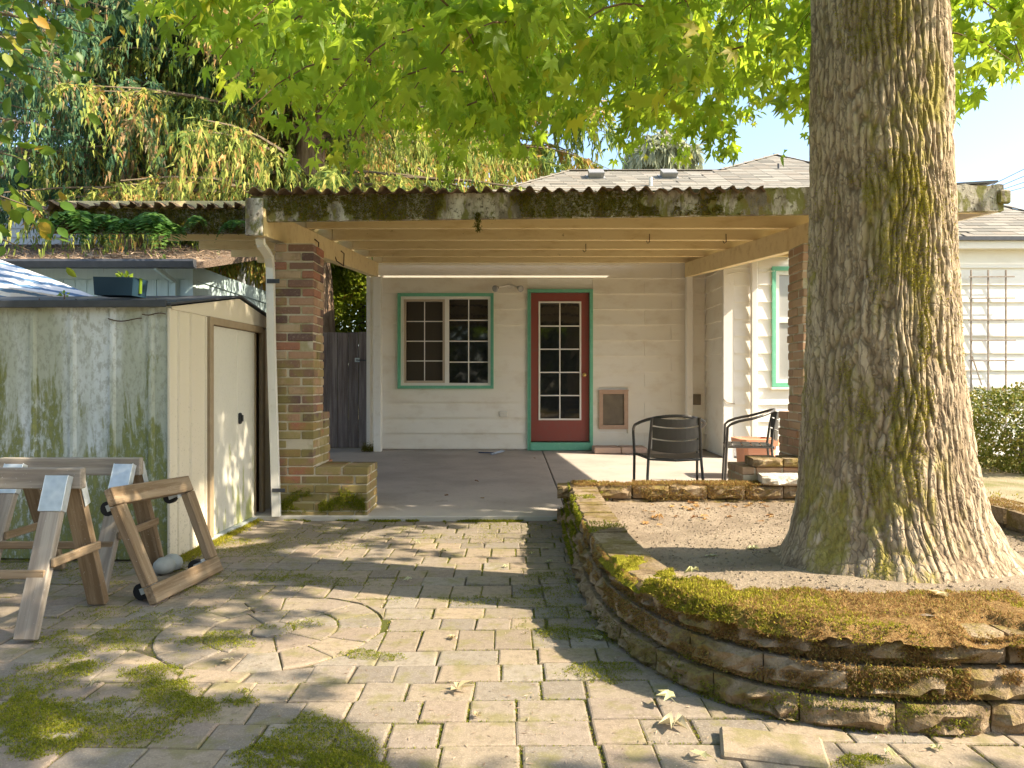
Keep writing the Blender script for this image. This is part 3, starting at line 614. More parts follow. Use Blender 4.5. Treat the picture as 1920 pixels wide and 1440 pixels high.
# sliding window
w = ob('window', casing(WIN, .042, .05, WY), 'trim_green', house); a, b, c, d = WIN
ob('frame', ring(a, b, c, d, .036, WY - .012, WY + .07), 'trim_white', w)
mid = wx(838); ob('frame', MB().box(mid - .028, mid + .028, WY - .006, WY + .065, c + .036, d - .036), 'trim_white', w)
ob('screen_frame', ring(a + .038, mid - .03, c + .038, d - .038, .030, WY + .004, WY + .03), 'sash_beige', w)
def panes(x0, x1, z0, z1, nx, nz, y, gmat, parent, bw=.014, fmat='trim_white'):
    for i in range(nx):
        for j in range(nz):
            xa, xb = x0 + (x1 - x0) * i / nx, x0 + (x1 - x0) * (i + 1) / nx; za, zb = z0 + (z1 - z0) * j / nz, z0 + (z1 - z0) * (j + 1) / nz; e = .0015
            th = random.gauss(0, .0012); ob('pane', MB().add([(xa + e, y + th, za + e), (xb - e, y - th, za + e), (xb - e, y - th * .3, zb - e), (xa + e, y + th * .4, zb - e), (xa + e, y + .006, za + e), (xb - e, y + .006, za + e), (xb - e, y + .006, zb - e), (xa + e, y + .006, zb - e)], [(0, 1, 2, 3), (4, 7, 6, 5), (0, 4, 5, 1), (1, 5, 6, 2), (2, 6, 7, 3), (3, 7, 4, 0)]), gmat, parent)
    for i in range(1, nx): q = x0 + (x1 - x0) * i / nx; ob('muntin', MB().box(q - bw / 2, q + bw / 2, y - .010, y - .002, z0, z1), fmat, parent)
    for j in range(1, nz): q = z0 + (z1 - z0) * j / nz; ob('muntin', MB().box(x0, x1, y - .012, y - .003, q - bw / 2, q + bw / 2), fmat, parent)
panes(a + .068, mid - .06, c + .068, d - .068, 2, 4, WY + .045, 'glass_screen', w, .013); panes(mid + .028, b - .036, c + .036, d - .036, 2, 4, WY + .05, 'glass_dark', w, .015)
# red door
a, b, c, d = DOOR
dr = ob('door_frame', MB().box(a - .045, a, WY - .055, WY + .06, slab_z(WY) + .004, d + .045).box(b, b + .045, WY - .055, WY + .06, slab_z(WY) + .004, d + .045).box(a, b, WY - .053, WY + .06, d, d + .045).box(a - .012, a, WY - .066, WY - .055, .1, d + .01).box(b, b + .012, WY - .066, WY - .055, .1, d + .01), 'trim_green', house)
ob('threshold', MB().cbox(a, b, WY - .075, WY + .06, slab_z(WY) + .004, wz(829), .006), 'trim_green', dr)
GX0, GX1, GZ0, GZ1 = wx(1012.5), wx(1087), wz(785), wz(568); zb = wz(827)
door = MB(); wall_with(door, a + .004, b - .004, zb, d - .004, WY - .002, .04, [(GX0 - .02, GX1 + .02, GZ0 - .02, GZ1 + .02)])
door = ob('door', door, 'door_red', house); ob('glazing_bead', ring(GX0 - .02, GX1 + .02, GZ0 - .02, GZ1 + .02, .022, WY - .012, WY + .03), 'trim_white', door)
panes(GX0, GX1, GZ0, GZ1, 2, 5, WY + .012, 'glass_dark', door, .016)
ob('door_knob', MB().lathe([(.028, .0), (.028, .006), (.010, .012), (.012, .03), (.027, .045), (.030, .058), (.020, .072), (.004, .075)], (wx(1095), WY - .002, wz(703)), 14, 'y'), 'brass', door).data.transform(Matrix.Translation((0, 2 * WY - .004, 0)) @ Matrix.Diagonal((1, -1, 1, 1)))
# pet flap
a, b, c, d = PET; pf = ob('pet_door', ring(a - .02, b + .02, c - .03, d + .02, .055, WY - .055, WY + .01).box(a - .026, b + .026, WY - .062, WY - .05, d + .004, d + .026), 'pet_frame', house)
ob('flap', MB().cbox(a + .036, b - .036, WY - .03, WY - .022, c + .03, d - .036, .003), 'pet_flap', pf)
# outlet, patch box, floodlights
ob('outlet_cover', MB().cbox(wx(937), wx(951.5), WY - .05, WY - .01, wz(781), wz(771), .005).cbox(wx(941), wx(948), WY - .054, WY - .05, wz(779), wz(773), .001), 'plastic_white', house)
ob('junction_plate', MB().cbox(wx(1295.5), wx(1313), WY - .04, WY - .008, wz(759), wz(739), .006), 'pet_flap', house)
fl = ob('floodlight', MB().lathe([(.045, 0), (.045, .02), (.02, .03)], (wx(956), WY - .03, wz(536)), 14, 'y'), 'plastic_white', house)
for sgn, x in ((-1, 936), (1, 969)):
    ob('lamp_arm', MB().tube([(wx(956), WY - .05, wz(536)), (wx(956) + sgn * .06, WY - .09, wz(537)), (wx(x), WY - .10, wz(540))], .012, 8), 'plastic_white', fl)
    mb = MB().lathe([(.014, 0), (.022, -.02), (.040, -.075), (.046, -.095), (.046, -.10), (.03, -.104)], (0, 0, 0), 14, 'y'); mb.sm = True
    ob('lamp_head', mb, 'glass_pale', fl, Matrix.Translation((wx(x) + sgn * .01, WY - .09, wz(540))) @ Matrix.Rotation(sgn * .5, 4, 'Z') @ Matrix.Rotation(.35, 4, 'X'))
# wing window
a, b, c, d = GW; w = ob('window', casing(GW, .05, .05, WG), 'trim_green', house); ob('frame', ring(a, b, c, d, .05, WG - .012, WG + .06), 'trim_white', w)
zm = gzp(600); ob('frame', MB().box(a + .05, b - .05, WG - .004, WG + .05, zm - .035, zm + .035), 'trim_white', w)
for z0, z1 in ((c + .05, zm - .035), (zm + .035, d - .05)): ob('pane', MB().box(a + .052, b - .052, WG + .022, WG + .03, z0 + .002, z1 - .002), 'glass_pale', w)
ob('sill', MB().cbox(a - .07, b + .07, WG - .07, WG - .002, c - .085, c - .056, .004), 'trim_white', w)
# downspout on the wing
ob('downspout', MB().cbox(gxp(1404), gxp(1416), WG - .105, WG - .05, .14, 2.72, .01), 'trim_white', house)
# low cable on the wing wall
ob('cable', MB().tube([(gxp(1362), WG - .045, gzp(515)), (gxp(1385), WG - .045, gzp(511)), (gxp(1404), WG - .045, gzp(514)), (gxp(1450), WG - .045, gzp(509))], .006, 6), 'ivory', house)
ob('cable', MB().tube([(gxp(1355), WG - .042, gzp(748)), (gxp(1362), WG - .046, gzp(755)), (gxp(1376), WG - .045, gzp(757))], .006, 6), 'pet_flap', house)
# ---------------- roofs
EY, EZ, PIT = 10.055, 3.10, .5
def main_z(Y): return EZ + PIT * (Y - EY)
RY = 14.0; RZ = main_z(RY); XRL = 1.05
def wing_z(Y): return 2.83 + .5 * (Y - 9.14)
PK = (5.31, 14.7, wing_z(14.7))
roof = ob('roof', MB().add([(XL - .25, EY, EZ), (5.2, EY, EZ), (5.2, RY, RZ), (XRL, RY, RZ), (XL - .25, 17.97, EZ), (5.2, 17.97, EZ)],
          [(0, 1, 2, 3), (0, 3, 4), (3, 2, 5, 4)]).add([(2.42, 9.14, 2.83), (7.92, 9.14, 2.83), PK, (3.71, 13.19, wing_z(13.19)), (2.42, 11.97, wing_z(11.97)), (7.92, 19.0, 3.4), (3.71, 16.2, wing_z(13.19)), (2.42, 9.14, 2.7)],
          [(0, 1, 2, 3, 4), (1, 5, 2), (3, 2, 6), (2, 5, 6)]), 'roof_base', house)
ob('eave_fascia', MB().box(2.40, 7.95, 9.10, 9.135, 2.70, 2.83).box(XL - .27, XC - .3, EY - .03, EY - .002, 2.99, EZ + .0), 'trim_white', roof)
ob('gutter', MB().box(2.38, 8.0, 9.055, 9.098, 2.795, 2.842), 'dark_metal', roof)
shm = []
for k in range(3): shm.append(MB().add([(0, 0, .012), (.285, 0, .012), (.285, .20, .004), (0, .20, .004), (0, 0, 0), (.285, 0, 0)], [(0, 1, 2, 3), (4, 5, 1, 0), (0, 3, 4), (1, 5, 2)]).mesh('shingle'))
slope = math.atan(PIT); cs, sn = math.cos(slope), math.sin(slope); nsh = 0
def shingle_rows(zf, y0, y1, xr, lim):
    global nsh
    Yr = y0; k = 0
    while Yr < y1:
        xa, xb = xr(Yr); x = xa + (.145 if k % 2 else 0) + random.uniform(0, .03)
        while x < xb - .2 and nsh < lim:
            ob('shingle', shm[random.randrange(3)], 'shingle', roof, Matrix.Translation((x, Yr, zf(Yr) + .004 + random.uniform(0, .003))) @ Matrix.Rotation(slope, 4, 'X')); x += .29; nsh += 1
        Yr += .145 * cs; k += 1
shingle_rows(wing_z, 9.14, 10.9, lambda Y: (5.7, min(7.35, 7.9 - (Y - 9.14) * .469)), 75)
shingle_rows(wing_z, 12.0, 14.6, lambda Y: (2.45 + max(0, (Y - 11.97) * 1.06), min(5.75, 7.9 - (Y - 9.14) * .469)), 205)
shingle_rows(main_z, 12.3, 13.95, lambda Y: (max(-.5, XRL - (RY - Y) * .83), 2.4 + max(0, (Y - 11.97) * 1.06)), 330)
fld = MB()
def shingle_field(zf, y0, y1, xr):                        # the courses hidden from the viewpoint, as one piece
    Yr = y0; k = 0
    while Yr < y1:
        xa, xb = xr(Yr); x = xa + (.145 if k % 2 else 0)
        while x < xb - .2:
            z = zf(Yr) + .004; fld.add([(x, Yr, z + .012), (x + .285, Yr, z + .012), (x + .285, Yr + .2 * cs, z + .004 + .2 * sn), (x, Yr + .2 * cs, z + .004 + .2 * sn), (x, Yr, z), (x + .285, Yr, z)], [(0, 1, 2, 3), (4, 5, 1, 0)]); x += .29
        Yr += .145 * cs; k += 1
shingle_field(main_z, EY, 12.28, lambda Y: (max(XL - .2, XRL - (RY - Y) * .83), 2.4)); shingle_field(wing_z, 9.14, 10.88, lambda Y: (2.45, 5.68)); shingle_field(wing_z, 10.92, 11.96, lambda Y: (2.45, 7.9 - (Y - 9.14) * .469))
ob('shingle_field', fld, 'shingle', roof, kind='stuff')
ob('ridge_cap', MB().bar((XRL, RY, RZ + .012), (5.0, RY, RZ + .012), .16, .014).bar((PK[0], PK[1], PK[2] + .01), (7.92, 9.14, 2.845), .16, .014).bar((PK[0], PK[1], PK[2] + .01), (3.71, 13.19, wing_z(13.19) + .012), .16, .014).bar((XRL, RY, RZ + .012), (XL - .25, EY, EZ + .01), .16, .014), 'shingle', roof)
for x in (1117, 1253, 1367):
    Yv = 13.42; Xv = (x - CX) / F * Yv; zv = main_z(Yv) if x < 1300 else main_z(Yv)
    mb = MB().box(-.17, .17, -.14, .20, 0, .012); mb.add([(-.13, -.11, .012), (.13, -.11, .012), (.13, .13, .012), (-.13, .13, .012), (-.14, -.16, .10), (.14, -.16, .10), (.14, .13, .13), (-.14, .13, .13), (-.14, -.16, .12), (.14, -.16, .12)], [(0, 1, 5, 4), (4, 5, 9, 8), (8, 9, 6, 7), (1, 2, 6, 9, 5), (0, 4, 8, 7, 3), (2, 3, 7, 6)])
    ob('roof_vent', mb, 'vent_grey', roof, Matrix.Translation((Xv, Yv, zv + .012)) @ Matrix.Rotation(slope, 4, 'X'))
ob('vent_pipe', MB().tube([(1.62 + .8, 12.75, main_z(12.75) - .05), (1.62 + .8, 12.75, main_z(12.75) + .16)], .03, 10), 'trim_white', roof)
ob('vent_pipe', MB().tube([(4.85, 13.3, wing_z(13.3) - .05), (4.85, 13.3, wing_z(13.3) + .10)], .02, 8), 'dark_metal', roof)
# slabs used as a step by the wall
st = thing('paver_step', 'two pinkish concrete slabs laid as a low step under the pet door', 'step', (1.45, 9.95, slab_z(9.9)))
for x0, x1 in ((1113, 1161), (1162.5, 1210)):
    ob('slab', MB().cbox((x0 - CX) / 139, (x1 - CX) / 139, 9.72, 10.08, slab_z(9.9) + .004, slab_z(9.9) + .085, .008), 'paver_pink', st)

# ================================================================ patio cover
cover = thing('patio_cover', 'flat patio cover with yellow joists, mossy fascia and corrugated roof on brick piers', 'patio cover', (.8, 5.2, 0))
def jz(Y): return 1.823 + .085 * Y                        # underside of the joists
XCL, XCR = -1.86, 3.50
for Y in (5.40, 6.33, 7.26, 8.19, 9.12, 10.05):
    x0 = -3.50 if Y > 5.5 else XCL + .02
    if Y > 5.5: ob('joist', MB().cbox(-3.50, -1.78 - .002, Y - .0225, Y + .0225, jz(Y), jz(Y) + .145, .004), 'paint_yellow', cover); 
    ob('joist', MB().cbox(-1.778 if Y > 5.5 else x0, XCR - .05, Y - .0225, Y + .0225, jz(Y), jz(Y) + .145, .004), 'paint_yellow', cover)
ob('joist', MB().cbox(-3.50, -1.90, 5.745, 5.79, jz(5.76), jz(5.76) + .145, .004), 'paint_yellow', cover)
BLm = [(-1.745, 5.12), (-1.845, 10.08)]                   # left beam's inner face at front and back
def beam(name, pf, pb, w, sgn):
    (xf, yf), (xb, yb) = pf, pb; z = lambda Y: jz(Y) - .195
    vs = [(xf, yf, z(yf)), (xf + sgn * w, yf, z(yf)), (xb + sgn * w, yb, z(yb)), (xb, yb, z(yb)), (xf, yf, z(yf) + .192), (xf + sgn * w, yf, z(yf) + .192), (xb + sgn * w, yb, z(yb) + .192), (xb, yb, z(yb) + .192)]
    return ob(name, MB().add(vs, [(0, 3, 2, 1), (4, 5, 6, 7), (0, 1, 5, 4), (1, 2, 6, 5), (2, 3, 7, 6), (3, 0, 4, 7)]), 'paint_yellow', cover)
bl = beam('beam', BLm[0], BLm[1], .09, -1); beam('beam', (2.395, 5.30), (2.385, 10.08), .09, 1)
ob('beam_end', MB().cbox(-1.862, -1.74, 5.095, 5.118, jz(5.1) - .20, jz(5.1) + .06, .004), 'fascia_weathered', cover)
for Yh in (6.5, 7.6):
    xh = -1.745 - .1 * (Yh - 5.12) / 4.96 + .004; z = jz(Yh) - .195
    ob('hook', MB().tube([(xh, Yh - .2, z + .03), (xh + .012, Yh - .19, z - .012), (xh + .012, Yh + .12, z - .012), (xh + .012, Yh + .14, z + .12), (xh + .004, Yh + .04, z + .13)], .006, 6), 'rust_dark', bl)
for k, xh in enumerate((1217, 1360, 1098)):
    Yh = (7.26, 7.26, 8.19)[k]; X = (xh - CX) / F * Yh; ob('hook', MB().tube([(X, Yh - .024, jz(Yh) + .06), (X, Yh - .03, jz(Yh) - .02), (X - .02, Yh - .035, jz(Yh) - .035), (X - .035, Yh - .035, jz(Yh) - .01)], .004, 6), 'rust_dark', cover)
# posts by the wall
lx = lambda Y: -1.745 - .1 * (Y - 5.12) / 4.96
ob('post', MB().cbox(-1.895, -1.79, 9.985, 10.085, slab_z(10) + .002, jz(10.03) - .196, .006), 'trim_white', cover)
ob('post', MB().cbox(2.39, 2.475, 9.985, 10.085, slab_z(10) + .002, jz(10.03) - .196, .006), 'trim_white', cover)
# fascia boards: front, right end return, left set-back bay
def fascia(x0, x1, y, z0a, z0b, h, seed):
    n = 60; xs = np.linspace(x0, x1, n); r = np.random.default_rng(seed); mb = MB(); vs = []
    for i, x in enumerate(xs):
        zb = z0a + (z0b - z0a) * i / (n - 1); vs += [(x, y, zb + r.normal(0, .0025)), (x, y, zb + h + r.normal(0, .004)), (x, y + .04, zb + h), (x, y + .04, zb)]
    for i in range(n - 1):
        for k in range(4): vs_ = (i * 4 + k, i * 4 + (k + 1) % 4, (i + 1) * 4 + (k + 1) % 4, (i + 1) * 4 + k); mb.f.append(vs_)
    mb.f += [(0, 1, 2, 3), tuple((n - 1) * 4 + k for k in range(4))]; mb.v = vs; return mb
FY = 5.20
fa = ob('fascia_board', fascia(XCL, 1.2, FY, 2.175, 2.215, .182, 1), 'fascia_weathered', cover); ob('fascia_board', fascia(1.204, XCR, FY, 2.215, 2.25, .188, 2), 'fascia_weathered', cover)
ob('fascia_board', fascia(-3.62, -1.93, 5.70, 2.195, 2.195, .185, 3), 'fascia_weathered', cover)
ob('side_fascia', MB().add([(XCR - .002, FY + .042, 2.25), (XCR - .04, FY + .042, 2.25), (XCR - .04, 10.1, jz(10.1) - .02), (XCR - .002, 10.1, jz(10.1) - .02), (XCR - .002, FY + .042, 2.43), (XCR - .04, FY + .042, 2.43), (XCR - .04, 10.1, jz(10.1) + .15), (XCR - .002, 10.1, jz(10.1) + .15)], [(0, 3, 2, 1), (4, 5, 6, 7), (0, 1, 5, 4), (1, 2, 6, 5), (2, 3, 7, 6), (3, 0, 4, 7)]), 'trim_white', cover)
def corr(x0, x1, y0, y1, z0, z1, per=.102, amp=.019, seed=0, wob=.004, rag=.02):
    n = int((x1 - x0) / per * 8); xs = np.linspace(x0, x1, n); r = np.random.default_rng(seed); ny = 14; V = []
    low = np.interp(xs, np.linspace(x0, x1, 12), r.normal(0, wob, 12)); dy0 = np.interp(xs, np.linspace(x0, x1, 30), r.normal(0, rag, 30))
    for j in range(ny):
        t = j / (ny - 1)
        for i, x in enumerate(xs): V.append((x, y0 + (y1 - y0) * t + (dy0[i] * (1 - t)), z0 + (z1 - z0) * t + amp * math.sin(2 * math.pi * x / per) + low[i] * (1 - t)))
    V = np.array(V); T = np.array([(j * n + i, j * n + i + 1, (j + 1) * n + i + 1, (j + 1) * n + i) for j in range(ny - 1) for i in range(n - 1)])
    V2 = V + np.array((0, 0, -.005)); return np.concatenate([V, V2]), np.concatenate([T, T[:, ::-1] + len(V), np.array([(i, i + len(V), i + 1 + len(V), i + 1) for i in range(n - 1)])])
zt = lambda Y: jz(Y) + .145 + .022
x = XCL - .02; k = 0
while x < 1.70:
    x1 = min(x + .66, 1.74); V, T = corr(x, x1 + .05, 5.14, 10.05, 2.385 + .006 * (x + 1.8) / 3.5 + .0, zt(10.05), seed=k, wob=.005); ob('roof_sheet', npmesh('roof_sheet', V + np.array((0, 0, .003 * (k % 2))), T, 'corrugated', True), None, cover); x += .66; k += 1
x = -3.66
while x < -1.95:
    x1 = min(x + .66, -1.93); V, T = corr(x, x1, 5.64, 10.085, 2.40, zt(10.085), seed=20 + k, wob=.008, rag=.03); ob('roof_sheet', npmesh('roof_sheet', V, T, 'corrugated', True), None, cover); x += .665; k += 1
V, T = corr(1.72, 3.47, 5.27, 10.085, 2.39, zt(10.085), seed=50, wob=.0, rag=.01, amp=.012); ob('roof_sheet', npmesh('roof_sheet', V, T, 'corrugated', True), None, cover)
ob('roof_patch', MB().add([(3.05, 5.22, 2.435), (3.46, 5.20, 2.455), (3.47, 5.7, 2.49), (3.0, 5.7, 2.46), (3.05, 5.22, 2.45), (3.46, 5.20, 2.47), (3.47, 5.7, 2.505), (3.0, 5.7, 2.475)], [(0, 3, 2, 1), (4, 5, 6, 7), (0, 1, 5, 4), (1, 2, 6, 5), (2, 3, 7, 6), (3, 0, 4, 7)]), 'dark_metal', cover)
# end bits of the right corner: rotten end grain of the side board
ob('beam_end', MB().cbox(XCR - .045, XCR + .045, FY - .02, FY + .02, 2.30, 2.40, .012), 'fascia_weathered', cover)
# downspout on the left pier
mb = MB(); P = [px(488, 447, 5.20), px(489, 458, 5.22), px(504, 480, 5.36), px(507, 500, 5.43), px(509, 640, 5.43), px(513, 780, 5.43), px(518.5, 968, 5.43)]
for i in range(len(P) - 1): mb.bar(P[i], P[i + 1], .056, .042, (0, 1, 0))
ds = ob('downspout', mb, 'trim_white', cover)
ob('strap', MB().cbox(px(500, 0, 5.40)[0], px(524, 0, 5.40)[0], 5.398, 5.406, px(0, 531, 5.4)[2], px(0, 523, 5.4)[2], .002), 'dark_metal', ds)
ob('strap', MB().cbox(px(510, 0, 5.40)[0], px(534, 0, 5.40)[0], 5.398, 5.406, px(0, 923, 5.4)[2], px(0, 916, 5.4)[2], .002), 'dark_metal', ds)

# ================================================================ brick piers
L_, W_, H_, J_ = .192, .092, .0575, .0095; PH = H_ + J_
bm_s = MB().cbox(0, L_, 0, W_, 0, H_, .006).mesh('brick'); bm_h = MB().cbox(0, W_, 0, W_, 0, H_, .006).mesh('brick'); bm_34 = MB().cbox(0, L_ * .72, 0, W_, 0, H_, .004).mesh('brick')
for q in (bm_s, bm_h, bm_34): q.materials.append(MAT['brick'])
def brick(t, x, y, z, along='x', me=None, jit=.0032):
    g = random.gauss; mw = Matrix.Translation((x + g(0, jit), y + g(0, jit), z + g(0, .0008)))
    if along == 'y': mw = Matrix.Translation((x + W_ + g(0, jit), y + g(0, jit), z)) @ Matrix.Rotation(math.pi / 2, 4, 'Z')
    ob('brick', me or bm_s, None, t, mw)
def pier(name, label, xin, sgn, ledge, zt):
    """xin: x of the face towards the patio; sgn: +1 when the shaft lies on the +x side of it"""
    t = thing(name, label, 'brick pier', (xin, 5.48, 0)); SQ = L_ + J_ + W_; y0 = 5.48
    xs0 = xin if sgn > 0 else xin - SQ                    # shaft's left x
    nb = 6; n_mid = 12; n = int(zt / PH)
    xl0 = xin - ledge if sgn > 0 else xs0; xl1 = xs0 + SQ if sgn > 0 else xin + ledge
    core = MB().box(xs0 + .007, xs0 + SQ - .007, y0 + .007, y0 + SQ - .007, .38, n * PH - .002); core.box(xl0 + .007, xl1 - .007, y0 + .007, y0 + .385, 0, nb * PH - J_ - .003)
    mx0, mx1 = (xin, xin + SQ) if sgn > 0 else (xin - SQ, xin); core.box(mx0 + .007, mx1 - .007, y0 + SQ - .01, y0 + SQ + .19, .0, n_mid * PH - J_ - .003)
    ob('mortar', core, 'mortar', t)
    for k in range(n):                                    # shaft
        z = k * PH + .001
        if k >= nb:
            if k % 2: L4 = [(0, 0, 'x'), (L_ + J_, 0, 'y'), (W_ + J_, L_ + J_, 'x'), (0, W_ + J_, 'y')]
            else: L4 = [(W_ + J_, 0, 'x'), (0, 0, 'y'), (0, L_ + J_, 'x'), (L_ + J_, W_ + J_, 'y')]
            for a, b, d in L4: brick(t, xs0 + a, y0 + b, z, d)
        if k < n_mid:                                     # rear step: stretcher on the patio face, header pair every other course
            ys = y0 + SQ + J_ if k >= nb else y0 + .40
            if y0 + SQ + .2 - ys > .05:
                if k % 2: brick(t, (xin if sgn > 0 else xin - W_), ys, z, 'y'); brick(t, (xin + W_ + J_ if sgn > 0 else xin - 2 * W_ - J_), ys, z, 'y')
                else:
                    for b in (0, 1): brick(t, (xin if sgn > 0 else xin - L_), ys + b * (W_ + J_), z, 'x')
    for k in range(nb):                                   # wide base ledge
        z = k * PH + .001; x = xl0 + (0 if k % 2 == 0 else 0); first = True
        while x < xl1 - .05:
            me = bm_h if (k % 2 and first) else bm_s; ln = W_ if (k % 2 and first) else L_
            if x + ln > xl1 + .012: me, ln = (bm_h, W_) if xl1 - x < .12 else (bm_34, L_ * .72)
            if x + ln > xl1 + .03: break
            rows = range(4) if k == nb - 1 else (0,)
            for r_ in rows:
                if r_ == 0 or not (xs0 - .03 < x + ln / 2 < xs0 + SQ + .03): brick(t, x, y0 + r_ * (W_ + J_), z, 'x', me)
            x += ln + J_; first = False
        xe = (xl0 if sgn > 0 else xl1 - W_)
        if k < nb - 1:
            brick(t, xe, y0 + W_ + J_, z, 'y')
            brick(t, xe, y0 + .30, z, 'x', bm_h)
    return t
pier('brick_pier', 'mossy brick pier with stepped base beside the metal shed', -1.487, -1, .405, jz(5.6) - .20)
pier('brick_pier', 'warm tan brick pier with stepped base half hidden behind the tree trunk', 2.18, 1, .45, jz(5.6) - .20)
cb = thing('cap_blocks', 'two tan split-face blocks lying on the ledge of the pier by the tree', 'blocks', (1.95, 5.5, .4))
for x0, x1 in ((1.80, 2.02), (2.03, 2.42)): ob('block', block_mesh('block', x1 - x0, .062, .26, int(x0 * 100)), 'block', cb, Matrix.Translation(((x0 + x1) / 2, 5.43, .402)))
tag(ob('loose_block', block_mesh('loose_block', .36, .07, .2, 77), 'block_pale', None, Matrix.Translation((1.99, 5.26, .286)) @ Matrix.Rotation(-.05, 4, 'Z')), 'pale split-face block set loose on the planter wall before the pier', 'block')
# ================================================================ metal shed
SHM = Matrix.Translation((-1.98, 4.24, 0)) @ Matrix.Rotation(-.04, 4, 'Z')
shed = thing('metal_shed', 'weathered low metal garden shed with algae-streaked panels and double doors', 'shed', (-1.98, 4.24, 0))
def sh(name, mb, mat, parent=None): return ob(name, mb, mat, parent or shed, SHM)
seams = [.0, -.134, -.364, -.60, -.837, -1.07, -1.305, -1.54, -1.775, -2.01, -2.25]
for a, b in zip(seams[:-1], seams[1:]):
    mb = MB().box(b + .0005, a - .0005, .0, .012, .0, 1.475); e = .006
    mb.add([(b + .002, 0, 0), (b + .010, -.016, 0), (b + .028, -.016, 0), (b + .040, 0, 0), (b + .002, 0, 1.462), (b + .010, -.016, 1.462), (b + .028, -.016, 1.462), (b + .040, 0, 1.462)], [(0, 1, 5, 4), (1, 2, 6, 5), (2, 3, 7, 6), (4, 5, 6, 7)])
    sh('wall_panel', mb, 'shed_wall')
for z in (.35, 1.0):
    for a in seams[1:]: pass
RB = .95
def rz(y): return 1.482 + (1.635 - 1.482) * min(y / RB, 1) - (.105 * max(0, (y - RB) / .62))
sides = [0, .095, .245, .445]
for a, b in zip(sides[:-1], sides[1:]):
    mb = MB().box(-.012, .0, a + .0005, b - .0005, 0, 1.455); mb.add([(0, b - .022, 0), (.012, b - .018, 0), (.012, b - .008, 0), (0, b - .003, 0), (0, b - .022, 1.45), (.012, b - .018, 1.45), (.012, b - .008, 1.45), (0, b - .003, 1.45)], [(0, 1, 5, 4), (1, 2, 6, 5), (2, 3, 7, 6), (4, 5, 6, 7)])
    sh('wall_panel', mb, 'shed_tan')
sh('wall_panel', MB().box(-.012, 0, 1.40, 1.56, 0, 1.44).box(-2.25, -.012, 1.548, 1.56, 0, 1.5).box(-2.26, -2.25, 0, 1.56, 0, 1.5), 'shed_tan')
ys = [0, .2, .45, .75, RB, 1.2, 1.4, 1.56]
mb = MB(); mb.add([(.006, y, 1.456) for y in ys] + [(.006, y, rz(y) - .012) for y in ys] + [(-.01, y, 1.456) for y in ys] + [(-.01, y, rz(y) - .012) for y in ys], [q for i in range(7) for q in ((i, i + 1, 9 + i, 8 + i), (16 + i, 24 + i, 25 + i, 17 + i), (i, 16 + i, 17 + i, i + 1))]); sh('gable_panel', mb, 'shed_tan')
sh('door_frame', MB().cbox(-.01, .03, .447, .497, 0, 1.455, .004), 'shed_frame'); sh('door_frame', MB().cbox(-.01, .022, 1.345, 1.40, 0, 1.44, .004), 'shed_frame')
sh('door_header', MB().cbox(-.01, .026, .499, 1.343, 1.405, 1.455, .004), 'shed_frame')
sh('door_track', MB().cbox(-.02, .035, .40, 1.42, -.01, .028, .004), 'galvanised')
sh('interior_shade_sheet', MB().box(-.04, -.032, .45, 1.40, 0, 1.44), 'rust_dark')  # dark sheet behind the door gap, standing in for the shade inside
for a, b in ((.500, .918), (.922, 1.245)):
    mb = MB().cbox(-.014, .004, a, b, .03, 1.402, .003); d = sh('door', mb, 'shed_door')
    sh('edge_rail', MB().box(.0042, .012, b - .02, b - .004, .04, 1.395) if a > .9 else MB().box(.0042, .010, a + .003, a + .018, .04, 1.395), 'shed_frame', d)
    if a > .9: sh('handle', MB().cbox(.005, .022, .93, .962, .735, .815, .006).cbox(.022, .036, .936, .956, .752, .80, .004), 'black_rubber', d)
rf = MB()
for (y0, y1) in ((-.045, RB), (RB, 1.60)):
    za, zb = (rz(0) - .007, rz(RB)) if y0 < 0 else (rz(RB), rz(1.56) - .007)
    rf.add([(-2.3, y0, za), (.022, y0, za), (.022, y1, zb), (-2.3, y1, zb), (-2.3, y0, za + .012), (.022, y0, za + .012), (.022, y1, zb + .012), (-2.3, y1, zb + .012)], [(0, 3, 2, 1), (4, 5, 6, 7), (0, 1, 5, 4), (1, 2, 6, 5), (2, 3, 7, 6), (3, 0, 4, 7)])
sroof = sh('roof', rf, 'dark_metal'); sh('eave_trim', MB().cbox(-2.3, -.0, -.056, -.0462, 1.462, 1.506, .003), 'dark_metal', sroof)
sh('corner_strip', MB().cbox(-.012, .004, -.018, -.0005, .0, 1.46, .002), 'shed_tan')
# litter along the eave
n = 700; P = np.stack([RNG.uniform(-2.25, 0, n), np.abs(RNG.normal(0, .06, n)) - .03, np.zeros(n)], -1); P[:, 2] = 1.488 + .16 * np.clip(P[:, 1], 0, 1) + .008
R = frames(RNG.normal(size=(n, 3)) * (1, 1, .35), RNG.normal(size=(n, 3)) * .4 + (0, 0, 1), RNG.uniform(.012, .03, n)); V, T = scatter(DIAM[0], DIAM[1], R, P)
sh('leaf_debris', npmesh('leaf_debris', V, T, 'rust_dark'), None, sroof)['kind'] = 'stuff'
# cobweb-like dark drip marks of rotten ivy stem under the eave
sh('dead_vine', MB().tube([(-.36 + .02 * i, -.02 - .003 * (i % 2), 1.40 - .012 * math.sin(i * .45) - .001 * i) for i in range(11)], .0035, 5).tube([(-.16 + .02 * i, -.02, 1.425 - .006 * math.sin(i * .9)) for i in range(8)], .003, 5), 'rust_dark', sroof)

